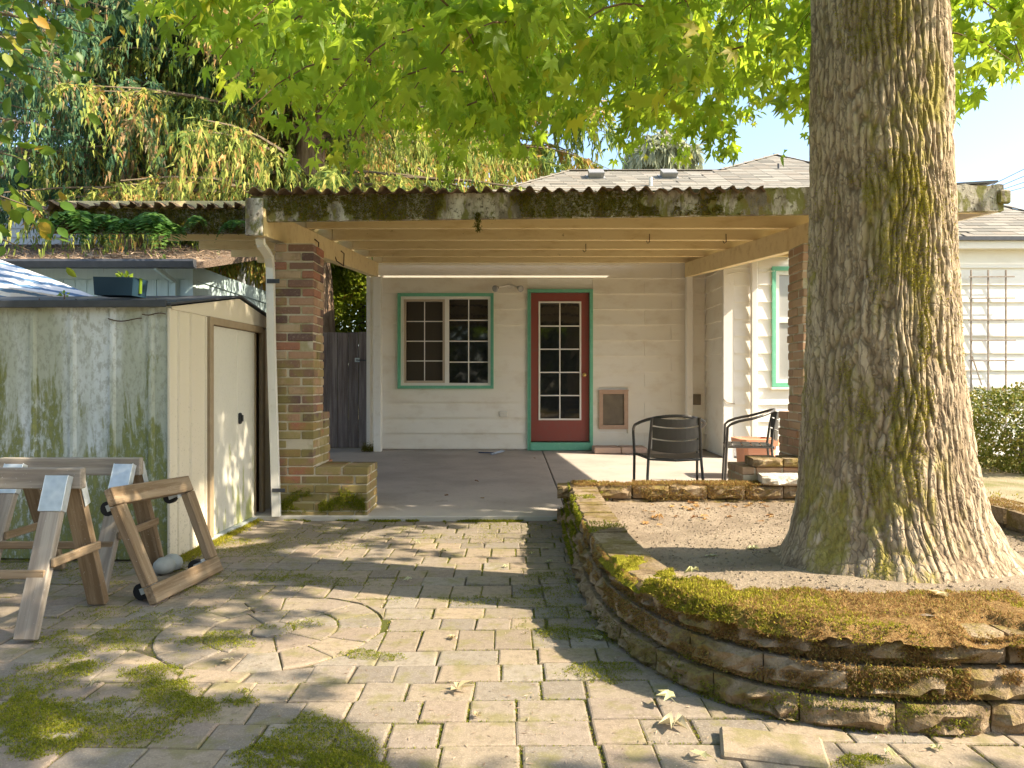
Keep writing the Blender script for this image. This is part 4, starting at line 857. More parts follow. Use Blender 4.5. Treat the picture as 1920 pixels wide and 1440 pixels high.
# planter box and weeds on the shed roof
bxm = Matrix.Translation((-2.53, 4.72, 1.585)) @ Matrix.Rotation(.03, 4, 'Y') @ Matrix.Rotation(-.1, 4, 'Z')
pb = thing('planter_box', 'dark blue plastic planter box standing on the shed roof', 'planter', (-2.53, 4.72, 1.585))
mb = MB(); w, d, h, t = .135, .08, .115, .006
mb.add([(-w * .94, -d * .94, 0), (w * .94, -d * .94, 0), (w * .94, d * .94, 0), (-w * .94, d * .94, 0), (-w, -d, h), (w, -d, h), (w, d, h), (-w, d, h), (-w + t, -d + t, h), (w - t, -d + t, h), (w - t, d - t, h), (-w + t, d - t, h), (-w + t, -d + t, h - .03), (w - t, -d + t, h - .03), (w - t, d - t, h - .03), (-w + t, d - t, h - .03)],
       [(0, 3, 2, 1), (0, 1, 5, 4), (1, 2, 6, 5), (2, 3, 7, 6), (3, 0, 4, 7), (4, 5, 9, 8), (5, 6, 10, 9), (6, 7, 11, 10), (7, 4, 8, 11), (8, 9, 13, 12), (9, 10, 14, 13), (10, 11, 15, 14), (11, 8, 12, 15), (12, 13, 14, 15)])
ob('box', mb, 'box_blue', pb, bxm); ob('strap', MB().box(w * .985 - .0, w * 1.005 + .004, -.012, .012, .02, h + .004), 'leaf_plant', pb, bxm)
def weed(name, label, c, r, n, leaf_mat='leaf_plant', size=.03):
    d = RNG.normal(size=(n, 3)); d[:, 2] = np.abs(d[:, 2]) * .8 + .25; d = nrm(d); P = np.array(c) + d * RNG.uniform(.15, 1, n)[:, None] * r * .7
    V, T = scatter(OVAL[0], OVAL[1], frames(d, RNG.normal(size=(n, 3)) + (0, 0, 1), RNG.uniform(.7, 1.3, n) * size), P); t = thing(name, label, 'plant', c)
    ob('leaves', npmesh('leaves', V, T, leaf_mat), None, t); ob('stem', MB().tube([(c[0], c[1], c[2] - .02), (c[0], c[1], c[2] + r * .4)], .004, 5), 'twig', t)
weed('weed', 'yellow-green seedling sprouting from the dark blue box on the shed roof', (-2.50, 4.72, 1.69), .055, 26)
weed('weed', 'tiny yellow-green weed on the shed roof beside the blue box', (-2.83, 4.62, 1.575), .035, 14, size=.024)

# ================================================================ sawhorses
def sawhorse(name, label, xr, xl, yc, ht, spread, rail_l, legs_x, mats):
    t = thing(name, label, 'sawhorse', ((xr + xl) / 2, yc, 0), 'folding sawhorses by the shed')
    barobj('top_beam', (xl, yc, ht - .045), (xr, yc, ht - .045), .04, .088, mats[0], t)
    for lx_ in legs_x:
        for sy in (-1, 1):
            a = (lx_, yc + sy * .045, ht - .06); b = (lx_ + .005 * sy, yc + sy * spread, .012); mt = mats[1] if sy > 0 else mats[0]
            barobj('leg', a, b, .036, .085, mt, t, up=(1, 0, 0))
            d = Vector(b) - Vector(a); d.normalize(); nrm_ = Vector((0, sy, .25)).normalized()
            q0 = Vector(a) - d * .03 + nrm_ * .0215; q1 = Vector(a) + d * .12 + nrm_ * .0215
            br = barobj('bracket', q0, q1, .003, .094, 'galvanised', t, up=(1, 0, 0), c=.001)
            for e in (-.04, .04): barobj('bracket', q0 + Vector((e * 1.18, 0, 0)) - nrm_ * .018, q1 + Vector((e * 1.18, 0, 0)) - nrm_ * .018, .040, .003, 'galvanised', br, up=(1, 0, 0), c=.001)
        f = .52; z = (ht - .06) * (1 - f) + .012 * f; yy = spread * f + .045 * (1 - f) + .02
        barobj('spreader', (lx_ + .052, yc - yy, z), (lx_ + .052, yc + yy, z), .018, .038, mats[1], t)
    z = (ht - .06) * .42; barobj('rail', (min(legs_x) - .06, yc - spread * .60 - .03, z), (max(legs_x) + .03, yc - spread * .60 - .03, z), .018, .036, mats[1], t)
    return t
sawhorse('sawhorse', 'front sawhorse of grey-brown timber with sunlit galvanised leg brackets', -1.835, -2.66, 3.13, .665, .245, 0, (-1.915, -2.58), ('timber_grey', 'timber_brown'))
sawhorse('sawhorse', 'rear sawhorse of dark timber standing close to the shed wall', -1.885, -2.60, 3.72, .648, .29, 0, (-1.95, -2.50), ('timber_grey', 'timber_brown'))
# furniture dolly on edge, leaning against the rear sawhorse
dol = thing('furniture_dolly', 'square wooden dolly frame with casters tipped on edge against a sawhorse', 'dolly', (-1.66, 3.67, 0))
A = Vector((-1.665, 3.40, .045)); B = Vector((-1.60, 3.93, .045)); C = Vector((-1.86, 3.42, .495)); D = Vector((-1.765, 3.94, .478))
nn = (B - A).cross(C - A).normalized(); nn = nn if nn.x > 0 else -nn
barobj('rail', A - (B - A).normalized() * .03, B + (B - A).normalized() * .03, .085, .046, 'timber_brown', dol, up=tuple(nn)); barobj('rail', C - (D - C).normalized() * .03, D + (D - C).normalized() * .03, .085, .046, 'timber_brown', dol, up=tuple(nn))
u = (C - A).normalized(); barobj('side', A + u * .045 - nn * .001, C - u * .045 - nn * .001, .072, .042, 'timber_brown', dol, up=tuple(nn)); barobj('side', B + u * .045 - nn * .001, D - u * .045 - nn * .001, .072, .042, 'timber_brown', dol, up=tuple(nn))
for q, r_ in ((C, .035), (D, .035), (A, .04), (B, .04)):
    c0 = q + ((A + B + C + D) / 4 - q) * .14 - nn * .075; ax = (B - A).normalized()
    w_ = ob('caster', MB().tube([c0 - ax * .016, c0 + ax * .016], r_, 14), 'black_rubber', dol); ob('fork', MB().bar(c0 + ax * .02, c0 + ax * .02 + nn * .055, .03, .004, tuple(ax)).bar(c0 - ax * .02, c0 - ax * .02 + nn * .055, .03, .004, tuple(ax)).bar(c0 - ax * .03 + nn * .055, c0 + ax * .03 + nn * .055, .05, .005, tuple(nn)), 'galvanised', w_)
for k, (x, y, l) in enumerate(((308, 1076, 'round grey stone lying on the paving behind the leaning dolly'), (322, 1070, 'greenish rounded stone touching the foot of the shed wall'))):
    g = gp(x, y); mb = MB(); mb.lathe([(.02, 0), (.045, .012), (.058, .038), (.052, .065), (.03, .085), (.005, .092)], (g[0], g[1], 0), 14); mb.sm = True; tag(ob('stone', mb, 'stone'), l, 'stone')

# ================================================================ fence and gate boards
fence = thing('wooden_gate', 'weathered grey plank gate with iron latch between pier and house', 'gate', (-2.4, 10.5, 0))
FYY = 10.50; FS = F / FYY; edges = [596, 613.5, 633, 653, 672, 691]
ext = [edges[0] - 19 * k for k in range(12, 0, -1)] + edges
for a, b in zip(ext[:-1], ext[1:]):
    top = CAMH + (HY - 623 + random.uniform(-1.5, 1)) / FS; ob('plank', MB().cbox((a - CX) / FS + .003, (b - CX) / FS - .003, FYY + random.uniform(-.004, .004), FYY + .02, .09, top, .003), 'fence_wood', fence)
ob('rail', MB().box((ext[0] - CX) / FS, (690 - CX) / FS, FYY + .026, FYY + .065, .4, .49).box((ext[0] - CX) / FS, (690 - CX) / FS, FYY + .026, FYY + .065, 1.4, 1.49), 'fence_wood', fence)
lx_, lz = (671 - CX) / FS, CAMH + (HY - 675) / FS; la = ob('latch', MB().cbox(lx_ - .04, lx_ + .03, FYY - .022, FYY - .006, lz - .03, lz + .03, .004), 'galvanised', fence); ob('latch_bar', MB().tube([(lx_ - .02, FYY - .026, lz), (lx_ + .12, FYY - .026, lz - .006)], .008, 8), 'dark_metal', la)

# ================================================================ chairs
def chair(name, label, loc, rot, slats):
    t = thing(name, label, 'chair', loc, 'metal patio chairs'); mw = Matrix.Translation(loc) @ Matrix.Rotation(rot, 4, 'Z'); K = 'chair_metal'
    def P(n, mb, parent=None, smooth=True): mb.sm = False; return ob(n, mb, K, parent or t, mw)
    # local: x right, y forward, z up; seat front at +y
    def arc(w, yb, z, yf, zf, n=22):                      # hoop: arm - back - arm
        pts = [(-w, yf, zf)]
        for k in range(n + 1):
            a = math.pi * k / n; pts.append((-w * math.cos(a) * (1.0), yb - 0 - .20 * math.sin(a) ** .8 + .20 - .0, z + (zf + .035 - z) * (1 - math.sin(a) ** .7)))
        return pts + [(w, yf, zf)]
    hoop = [(-.275, .17, .60), (-.278, .10, .628)] + [(-.278 * math.cos(math.pi * k / 18), .04 - .27 * math.sin(math.pi * k / 18) ** .9, .642 + .085 * math.sin(math.pi * k / 18) ** 1.2) for k in range(0, 19)] + [(.278, .10, .628), (.275, .17, .60)]
    P('arm_hoop', MB().tube(hoop, .0125, 8))
    for s in (-1, 1):
        P('front_leg', MB().tube([(s * .275, .17, .60), (s * .272, .20, .57), (s * .262, .205, .40), (s * .265, .225, .0)], .0115, 8))
        P('back_leg', MB().tube([(s * .185, -.235, .715), (s * .195, -.205, .56), (s * .205, -.185, .40), (s * .215, -.20, .25), (s * .225, -.27, .0)], .0115, 8))
    for z0, z1, nm in slats:
        mb = MB(); n = 10; V = []
        for k in range(n + 1):
            u = -1 + 2 * k / n; x = u * (.178 + .012 * (.7 - z0)); yb = -.218 - .045 * (1 - u * u) - .05 * (z0 - .55); yt = -.218 - .045 * (1 - u * u) - .05 * (z1 - .55)
            sag = .018 * (1 - u * u); V += [(x, yb, z0 - sag), (x, yt, z1 - sag * .8), (x, yt + .004, z1 - sag * .8), (x, yb + .004, z0 - sag)]
        for k in range(n):
            for q in range(4): mb.f.append((k * 4 + q, k * 4 + (q + 1) % 4, k * 4 + 4 + (q + 1) % 4, k * 4 + 4 + q))
        mb.v = V; P(nm, mb)
    for k in range(5):
        y0 = -.19 + k * .084; mb = MB(); n = 8; V = []
        for q in range(n + 1):
            u = -1 + 2 * q / n; x = u * (.215 + .04 * (k / 4)); sag = .012 * (1 - u * u) ; bow = -.02 * (1 - u * u) if k == 0 else 0; V += [(x, y0 + bow, .405 - sag), (x, y0 + .074, .405 - sag + (-.012 if k == 4 else 0)), (x, y0 + .074, .398 - sag + (-.012 if k == 4 else 0)), (x, y0 + bow, .398 - sag)]
        for q in range(n):
            for e in range(4): mb.f.append((q * 4 + e, q * 4 + (e + 1) % 4, q * 4 + 4 + (e + 1) % 4, q * 4 + 4 + e))
        mb.f += [(0, 1, 2, 3), (n * 4, n * 4 + 1, n * 4 + 2, n * 4 + 3)]; mb.v = V; P('seat_slat', mb)
    P('seat_frame', MB().tube([(-.208, -.19, .39), (-.258, .21, .39)], .009, 8).tube([(.208, -.19, .39), (.258, .21, .39)], .009, 8).tube([(-.20, -.2, .385), (0, -.225, .378), (.20, -.2, .385)], .009, 8))
    return t
SL = [(.655, .715, 'back_slat'), (.555, .643, 'back_slat'), (.455, .543, 'back_slat')]
chair('patio_chair', 'black metal slatted armchair turned to face the red door', (1.285, 5.93, slab_z(5.9) + .002), -.03, SL)
chair('patio_chair', 'black metal slatted armchair seen side-on beside the tan brick pier', (2.22, 6.86, slab_z(6.86) + .002), math.radians(76), SL)

# terracotta trough
pot = thing('terracotta_planter', 'square terracotta planter with broad rim behind the side-on chair', 'planter', (2.5, 7.5, slab_z(7.5)))
def fr(w, z): c = w * .78; return [(-w, -c, z), (-c, -w, z), (c, -w, z), (w, -c, z), (w, c, z), (c, w, z), (-c, w, z), (-w, c, z)]
mb = MB(); rings = [fr(.145, 0), fr(.165, .33), fr(.20, .335), fr(.205, .40), fr(.13, .405), fr(.125, .36)]; V = [p for r_ in rings for p in r_]
mb.add(V, [(k * 8 + i, k * 8 + (i + 1) % 8, (k + 1) * 8 + (i + 1) % 8, (k + 1) * 8 + i) for k in range(5) for i in range(8)] + [tuple(range(8))[::-1], tuple(range(40, 48))]); ob('pot', mb, 'terracotta', pot, Matrix.Translation((2.50, 7.5, slab_z(7.5) + .003)))
ob('soil_fill', MB().lathe([(.12, .0), (.12, .012)], (2.5, 7.5, slab_z(7.5) + .366), 12), 'soil', pot)

# folded blue thing on the patio
ft = thing('folded_tool', 'small dark blue and pale folded tool lying on the concrete by the wall', 'tool', (-.27, 9.9, slab_z(9.9)))
q = lambda x, Y=9.75: ((x - CX) / F * Y); z = slab_z(9.75)
ob('blade', MB().bar((q(898), 9.84, z + .012), (q(930), 9.70, z + .02), .035, .012), 'blue_plastic', ft); ob('handle', MB().bar((q(922), 9.58, z + .014), (q(944), 9.86, z + .03), .03, .014).bar((q(927), 9.56, z + .03), (q(941), 9.80, z + .045), .022, .01), 'blue_pale', ft)

# trellis
tre = thing('trellis', 'thin weathered wooden trellis standing against the sunlit clapboards', 'trellis', (6.0, WG - .2, .1))
TY = WG - .085; ts = F / TY; tx = lambda x: (x - CX) / ts; tz = lambda y: CAMH + (HY - y) / ts
for x in (1821, 1853, 1886): barobj('slat', (tx(x), TY, .1), (tx(x + random.uniform(-1, 1)), TY, tz(506)), .012, .02, 'trellis_wood', tre, up=(1, 0, 0), c=.002)
for y, dx in ((519, 0), (559, 1), (600, -1), (638, 2), (676, 0)): barobj('cross_slat', (tx(1815 + dx), TY - .016, tz(y + .5)), (tx(1901 + dx), TY - .016, tz(y)), .01, .016, 'trellis_wood', tre, c=.002)
barobj('broken_slat', (tx(1820), TY - .028, tz(668)), (tx(1838), TY - .03, tz(722)), .01, .016, 'trellis_wood', tre, c=.002)

# ================================================================ neighbour's buildings
nb = thing('neighbour_house', 'pale blue neighbouring outbuilding with needle-covered low roof and dark gutter', 'house', (-5, 9.75, 0))
NX, NY = -4.27, 9.75; ns = F / NY; nz = lambda y: CAMH + (HY - y) / ns
ob('wall', MB().box(-9.5, NX, NY, 13.2, 0, 2.56), 'neigh_blue', nb)
for k in range(34): ob('siding_strip', MB().box(NX - .155 * (k + 1) + .004, NX - .155 * k - .004, NY - .016, NY - .002, nz(524) * 0 + .3, nz(525)), 'neigh_blue', nb)
ob('frieze_board', MB().box(-9.5, NX + .01, NY - .022, NY - .003, nz(524) + .004, 2.56), 'neigh_blue', nb)
for k in range(11): ob('siding_board', MB().add([(NX + .002, NY, .3 + k * .21), (NX + .024, NY, .3 + k * .21), (NX + .006, NY, .505 + k * .21), (NX + .002, NY, .505 + k * .21), (NX + .002, 13.2, .3 + k * .21), (NX + .024, 13.2, .3 + k * .21), (NX + .006, 13.2, .505 + k * .21), (NX + .002, 13.2, .505 + k * .21)], [(0, 1, 2, 3), (7, 6, 5, 4), (1, 5, 6, 2), (0, 4, 5, 1), (3, 2, 6, 7)]), 'neigh_blue', nb)
ob('corner_post', MB().box(NX - .07, NX + .03, NY - .04, NY + .05, 0, 2.55), 'neigh_blue', nb)
nr = ob('roof', MB().add([(-9.6, 9.4, 2.58), (NX + .3, 9.4, 2.58), (NX + .3, 13.5, 3.58), (-9.6, 13.5, 3.58), (-9.6, 9.4, 2.5), (NX + .3, 9.4, 2.5), (NX + .3, 13.5, 3.4), (-9.6, 13.5, 3.4)], [(0, 1, 2, 3), (0, 4, 5, 1), (1, 5, 6, 2), (4, 7, 6, 5)]), 'roof_needles', nb)
ob('gutter', MB().add([(x, y, z) for x in (-6.75, NX + .22) for y, z in ((9.38, 2.60), (9.28, 2.60), (9.27, 2.57), (9.30, 2.50), (9.38, 2.49))], [(0, 1, 2, 3, 4), (9, 8, 7, 6, 5)] + [(i, 5 + i, 5 + (i + 1) % 5, (i + 1) % 5) for i in range(1, 5)]), 'dark_metal', nr)
ob('downspout', MB().bar((NX - .30, 9.36, 2.5), (NX - .2, 9.68, 2.36), .055, .045, (1, 0, 0)).bar((NX - .2, 9.68, 2.37), (NX - .2, 9.68, .2), .055, .045, (1, 0, 0)), 'neigh_blue', nr)
n = 2600; P = np.stack([RNG.uniform(-8.5, NX + .3, n), 9.4 + RNG.uniform(0, 1, n) ** 1.4 * 3.8, np.zeros(n)], -1); P[:, 2] = 2.59 + .244 * (P[:, 1] - 9.4)
V, T = scatter(BLADE[0], BLADE[1], frames(RNG.normal(size=(n, 3)) * (1, 1, .25), RNG.normal(size=(n, 3)), 1.0) * np.array((.05, .16, .16))[None, None, :] * RNG.uniform(.5, 1.4, n)[:, None, None], P); ob('needle_litter', npmesh('needle_litter', V, T, 'needles'), None, nr)['kind'] = 'stuff'
n2 = thing('grey_house', 'tall grey clapboard house wall far behind the cedar', 'house', (-9, 15.5, 0))
ob('wall', MB().box(-16, -6.2, 15.5, 21, 0, 5.35), 'neigh_grey', n2)
for k in range(26): z = .3 + k * .19; ob('siding_board', MB().add([(-16, 15.497, z), (-6.18, 15.497, z), (-6.18, 15.46, z), (-16, 15.46, z), (-16, 15.497, z + .192), (-6.18, 15.497, z + .192), (-6.18, 15.488, z + .192), (-16, 15.488, z + .192)], [(0, 1, 2, 3), (3, 2, 6, 7), (1, 5, 6, 2), (0, 3, 7, 4)]), 'neigh_grey', n2)
ob('roof', MB().add([(-16.3, 15.0, 5.3), (-5.9, 15.0, 5.3), (-5.9, 18.2, 6.9), (-16.3, 18.2, 6.9), (-5.9, 21.4, 5.3), (-16.3, 21.4, 5.3), (-16.3, 15.0, 5.2), (-5.9, 15.0, 5.2)], [(0, 1, 2, 3), (3, 2, 4, 5), (0, 6, 7, 1)]), 'roof_base', n2)
# striped garden parasol behind the shed
um = thing('striped_parasol', 'blue and white striped garden parasol showing above the shed roof', 'parasol', (-5.55, 7.2, 0)); n = 10; mb = MB(); V = [(-5.55, 7.2, 2.38)]
for r_, z in ((.5, 2.24), (1.0, 2.06), (1.5, 1.85), (1.5, 1.74)):
    for k in range(n * 2): a = math.pi * k / n; rr = r_ * (1 if k % 2 == 0 else .965); V.append((-5.55 + rr * math.cos(a), 7.2 + rr * math.sin(a), z - (.0 if k % 2 == 0 else .02)))
N2 = 2 * n; mb.add(V, [(0, 1 + k, 1 + (k + 1) % N2) for k in range(N2)] + [(1 + j * N2 + k, 1 + (j + 1) * N2 + k, 1 + (j + 1) * N2 + (k + 1) % N2, 1 + j * N2 + (k + 1) % N2) for j in range(3) for k in range(N2)]); ob('canopy', mb, 'awning', um); ob('pole', MB().tube([(-5.55, 7.2, -.05), (-5.55, 7.2, 2.45)], .025, 10), 'dark_metal', um)
# overhead wires on the right
for k, (y0, y1, Yw) in enumerate(((345, 314, 24.), (352, 327, 24.5), (357, 338, 25.), (361, 347, 25.5))):
    a = Vector(px(1790, y0 + 33 - 4 * k, Yw)); b = Vector(px(1990, y1 - 34 + 6 * k, Yw - 3)); pts = []
    far_ = a + (a - b) * 1.6; nearp = b + (b - a) * 1.6
    for i in range(13): u = i / 12; p = far_.lerp(nearp, u); p.z -= .25 * 4 * u * (1 - u) - .20; pts.append(p)
    tag(ob('power_line', MB().tube(pts, .010, 5), 'black_wire'), ('topmost', 'second highest', 'second lowest', 'lowest')[k] + ' of the four thin dark wires above the house roof', 'wire', 'overhead wires')
# ================================================================ the big sweetgum
gum = thing('sweetgum_tree', 'large sweetgum with deeply ridged mossy trunk growing in the walled planter', 'tree', (TR[0], TR[1], .2))
zs_k = [-.1, .12, .20, .236, .352, .49, .722, 1.07, 1.53, 1.995, 2.69, 4.5, 7.0, 10.0]
rs_k = [.72, .65, .56, .495, .42, .370, .335, .305, .287, .275, .266, .24, .17, .05]
xc_k = [1.66, 1.66, 1.66, 1.66, 1.645, 1.635, 1.622, 1.612, 1.612, 1.604, 1.597, 1.60, 1.7, 1.75]
nth, nzv = 520, 560; tq = np.linspace(0, 1, nth, endpoint=False); th = 2 * np.pi * tq + .62 * np.sin(2 * np.pi * tq)   # finer on the side towards the yard
th = th + math.radians(90); zz = np.concatenate([np.linspace(.05, 3.0, nzv - 40), np.linspace(3.06, 10, 40)])
TH, ZZ = np.meshgrid(th, zz, indexing='ij'); rad = np.interp(ZZ, zs_k, rs_k); xc = np.interp(ZZ, zs_k, xc_k) - .012
fl = np.exp(-np.clip(ZZ - .15, 0, None) / .22); rad = rad * (1 + fl * (.10 * np.cos(3 * TH + .8) + .06 * np.cos(5 * TH + 2)) + .018 * np.cos(2 * TH + ZZ * .8) + .02 * (fbm(TH / (2 * np.pi) * 5, ZZ * 1.4, 3., 3, 5) - .5))
per = 26; U = TH / (2 * np.pi) * per; W = ZZ * 2.6
wq = (fbm(U * .5, ZZ * 4, 9., 3, 13) - .5) * 3.0; n1 = fbm(U + wq * 1.0, W, 1., 3, per); n2 = vnoise(U * 2 + wq * 2, W * 2.4, 5., per * 2)
def worley(u, v, per, seed):                              # long plates: distance to the border between cells, periodic in u
    ui, vi = np.floor(u).astype(int), np.floor(v).astype(int); f1 = np.full(u.shape, 9.); f2 = f1.copy(); r_ = np.random.default_rng(seed); J = r_.uniform(.08, .92, (per, 200, 2))
    for a_ in (-1, 0, 1):
        for b_ in (-1, 0, 1):
            cu, cv = ui + a_, vi + b_; j_ = J[cu % per, cv % 200]; d_ = np.hypot(u - cu - j_[..., 0], (v - cv - j_[..., 1]) * .8); f2 = np.where(d_ < f1, f1, np.minimum(f2, d_)); f1 = np.minimum(f1, d_)
    return f2 - f1
e1 = worley(TH / (2 * np.pi) * 64 + wq * .7, ZZ * 4.2 + (fbm(U * .5, ZZ * 3, 6., 3, 13) - .5) * 2.6 , 64, 5); e2 = worley(TH / (2 * np.pi) * 104 + wq * 2, ZZ * 16 + wq * 2, 104, 8)
hgt = np.clip(e1 * 2.3, 0, 1) ** .7 * .56 + .16 * np.clip(e2 * 2.2, 0, 1) + .16 * fbm(U * 2, ZZ * 12, 4., 2, per * 2)
hgt = hgt * (.45 + 1.1 * fbm(U * .8 + wq, ZZ * 2.2, 12., 3, None))
for _ in range(2): hgt = (2 * hgt + np.roll(hgt, 1, 0) + np.roll(hgt, -1, 0) + np.roll(hgt, 1, 1) + np.roll(hgt, -1, 1)) / 6; hgt[:, 0] = hgt[:, 1]; hgt[:, -1] = hgt[:, -2]
amp = .024 * np.clip((ZZ - .15) / .3, .45, 1) * np.clip((8 - ZZ) / 4, .3, 1)
rr = rad + amp * (hgt - .62); TXv = np.stack([xc + rr * np.cos(TH), TR[1] + rr * np.sin(TH), ZZ], -1)
i, j = np.meshgrid(np.arange(nth), np.arange(nzv - 1), indexing='ij'); a = i * nzv + j; b = ((i + 1) % nth) * nzv + j; T = np.stack([a, b, b + 1, a + 1], -1).reshape(-1, 4)
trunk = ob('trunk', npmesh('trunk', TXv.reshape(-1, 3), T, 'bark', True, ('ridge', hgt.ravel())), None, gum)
# moss cushions on the trunk, on its damp camera-left side mostly
mkk = (fbm(TXv[..., 0] * 4.5, TXv[..., 2] * 2.4, TXv[..., 1] * 4.5, 4) > .535) & (ZZ < 2.75) & (ZZ > .22) & (np.sin(TH) < .35)
wgt = mkk * np.where(np.abs(TXv[..., 0] - 1.50) < .15, 1.0, .12); idx = RNG.choice(wgt.size, 11000, p=(wgt / wgt.sum()).ravel())
Pm = TXv.reshape(-1, 3)[idx]; Nm = np.stack([np.cos(TH.ravel()[idx]), np.sin(TH.ravel()[idx]), np.full(len(idx), .15)], -1)
V, T = tufts(Pm, Nm, RNG.uniform(.004, .009, len(idx)), 4, 1.0); ob('moss', npmesh('moss', V, T, 'moss_bright'), None, trunk)['kind'] = 'stuff'
# limbs
limbs = MB(); tipsL = []
for k in range(15):
    z0 = 2.95 + .36 * k + random.uniform(-.1, .1); a = k * 2.4 + .5; L = 4.3 - .12 * k; r0 = .10 - .0042 * k; pts, rads = [], []
    for q in range(8):
        u = q / 7; dr = 1.1 * u - .35 * u * u; pts.append((xc_k[10] + math.cos(a + .12 * math.sin(u * 5)) * (.15 + L * u), TR[1] + math.sin(a + .1 * u) * (.15 + L * u), z0 + dr)); rads.append(r0 * (1 - .85 * u))
    ob('limb', MB().tube(pts, rads, 9), 'limb', gum); tipsL.append(pts)
tanE = math.tan(SUN_EL); SHx, SHy = SUN_H.x / tanE, SUN_H.y / tanE
def ylow(u):                                             # lowest foliage in the photograph, by column
    return np.interp(u, [380, 400, 470, 560, 620, 700, 780, 850, 930, 1000, 1060, 1120, 1170, 1230, 1280, 1330, 1385, 1430, 1490, 1530, 1780, 1800, 1860, 1920, 2100],
                     [-60, 110, 170, 215, 235, 275, 305, 325, 340, 312, 262, 228, 262, 288, 296, 306, 262, 200, 185, 250, 250, 212, 185, 165, 160])
LIT = [([gp(*p) for p in [(600, 990), (985, 975), (985, 1085), (640, 1058), (540, 1030)]], 0, .86), ([gp(*p) for p in [(640, 1095), (960, 1135), (935, 1190), (1150, 1262), (1400, 1325), (1990, 1340), (1990, 1405), (1000, 1410), (700, 1440), (640, 1340), (560, 1200)]], 0, .985),
       ([gp(*p, .27) for p in [(1060, 900), (1520, 905), (1470, 1085), (1990, 1100), (1990, 1230), (1300, 1150), (1130, 1045)]], .27, .975), ([gp(*p) for p in [(380, 1100), (560, 1130), (560, 1260), (330, 1250)]], 0, .5)]
def shade_ok(P):                                         # keeps the sun's way open to the sunlit places of the photograph
    keep = np.ones(len(P), bool); rnd = RNG.uniform(size=len(P))
    for poly, z, pr in LIT:
        gx_ = P[:, 0] - (P[:, 2] - z) * SHx; gy_ = P[:, 1] - (P[:, 2] - z) * SHy; pl = np.array(poly); r = np.zeros(len(P), bool)
        for i in range(len(pl)):
            x1, y1 = pl[i]; x2, y2 = pl[(i + 1) % len(pl)]; c = ((y1 > gy_) != (y2 > gy_)) & (gx_ < (x2 - x1) * (gy_ - y1) / (y2 - y1 + 1e-12) + x1); r ^= c
        keep &= ~(r & (rnd < pr))
    gx_ = P[:, 0] - (P[:, 2] - .1) * SHx; gy_ = P[:, 1] - (P[:, 2] - .1) * SHy
    keep &= ~((gy_ > 6.0) & (gx_ > .3) & (rnd < .985))
    t = (9.25 - P[:, 1]) / -SHy if SHy < 0 else 0; z9 = P[:, 2] - t; x9 = P[:, 0] - t * SHx; keep &= ~((z9 > 0) & (z9 < 3.2) & (x9 > 2.3) & (rnd < .985))
    t = (5.2 - P[:, 1]) / -SHy; z5 = P[:, 2] - t; x5 = P[:, 0] - t * SHx; keep &= ~((z5 > 2.15) & (z5 < 2.5) & (x5 > 2.75) & (x5 < 3.7) & (rnd < .9))
    d0 = np.array((SHx, SHy)) / math.hypot(SHx, SHy); rel = P[:, :2] - TR; al = rel @ d0; pe = np.abs(rel @ np.array((-d0[1], d0[0]))); zt_ = P[:, 2] - (al - .3) / math.hypot(SHx, SHy)
    keep &= ~((al > .2) & (pe < .42) & (zt_ > 0) & (zt_ < 2.12) & (rnd < .98)); return keep
def trunk_free(P):
    d0 = np.array((SHx, SHy)) / math.hypot(SHx, SHy); rel = P[:, :2] - TR; al = rel @ d0; pe = np.abs(rel @ np.array((-d0[1], d0[0]))); zt_ = P[:, 2] - (al - .3) / math.hypot(SHx, SHy)
    return ~((al > .2) & (pe < .50) & (zt_ > -.2) & (zt_ < 2.2))
def sample_twigs(n, box, inframe):
    out = []; tries = 0
    while len(out) < n and tries < 60:
        tries += 1; m_ = n * 3
        P = np.stack([RNG.uniform(*box[0], m_), RNG.uniform(*box[1], m_), RNG.uniform(*box[2], m_)], -1)
        e = ((P - np.array((1.7, 3.5, 4.9))) / np.array((4.6, 4.4, 3.6))); r = np.linalg.norm(e, axis=1); ok = (r < 1) & (P[:, 2] > 2.35) & (RNG.uniform(size=m_) < .35 + .65 * r ** 2)
        ok &= np.hypot(P[:, 0] - 1.6, P[:, 1] - TR[1]) > .5
        Yc = np.maximum(P[:, 1], .05); u = CX + P[:, 0] / Yc * F; v = HY - (P[:, 2] - .26 - CAMH) / Yc * F; inf = (P[:, 1] > .15) & (u > -80) & (u < 2000) & (v > -120)
        ok &= ~(inf & (u > 1340) & (u < 1900) & (P[:, 1] < 3.4)); ok &= ~(inf & ((v > ylow(u) - RNG.uniform(0, 45, m_)) | (P[:, 1] < 2.25)))
        if inframe: ok &= inf
        k_ = shade_ok(P); ok &= (k_ | (RNG.uniform(size=m_) < .45)) if inframe else k_; ok &= trunk_free(P)
        out += list(P[ok])
    return out[:n]
SHADE = [[gp(*p) for p in [(-400, 1235), (330, 1265), (560, 1290), (690, 1440), (560, 1700), (-600, 1700)]], [gp(*p) for p in [(-200, 1050), (330, 1060), (420, 1130), (340, 1190), (-200, 1230)]], [gp(*p) for p in [(850, 1412), (1990, 1412), (1990, 1700), (850, 1700)]], [gp(*p) for p in [(380, 1020), (600, 985), (520, 1060), (380, 1075)]]]
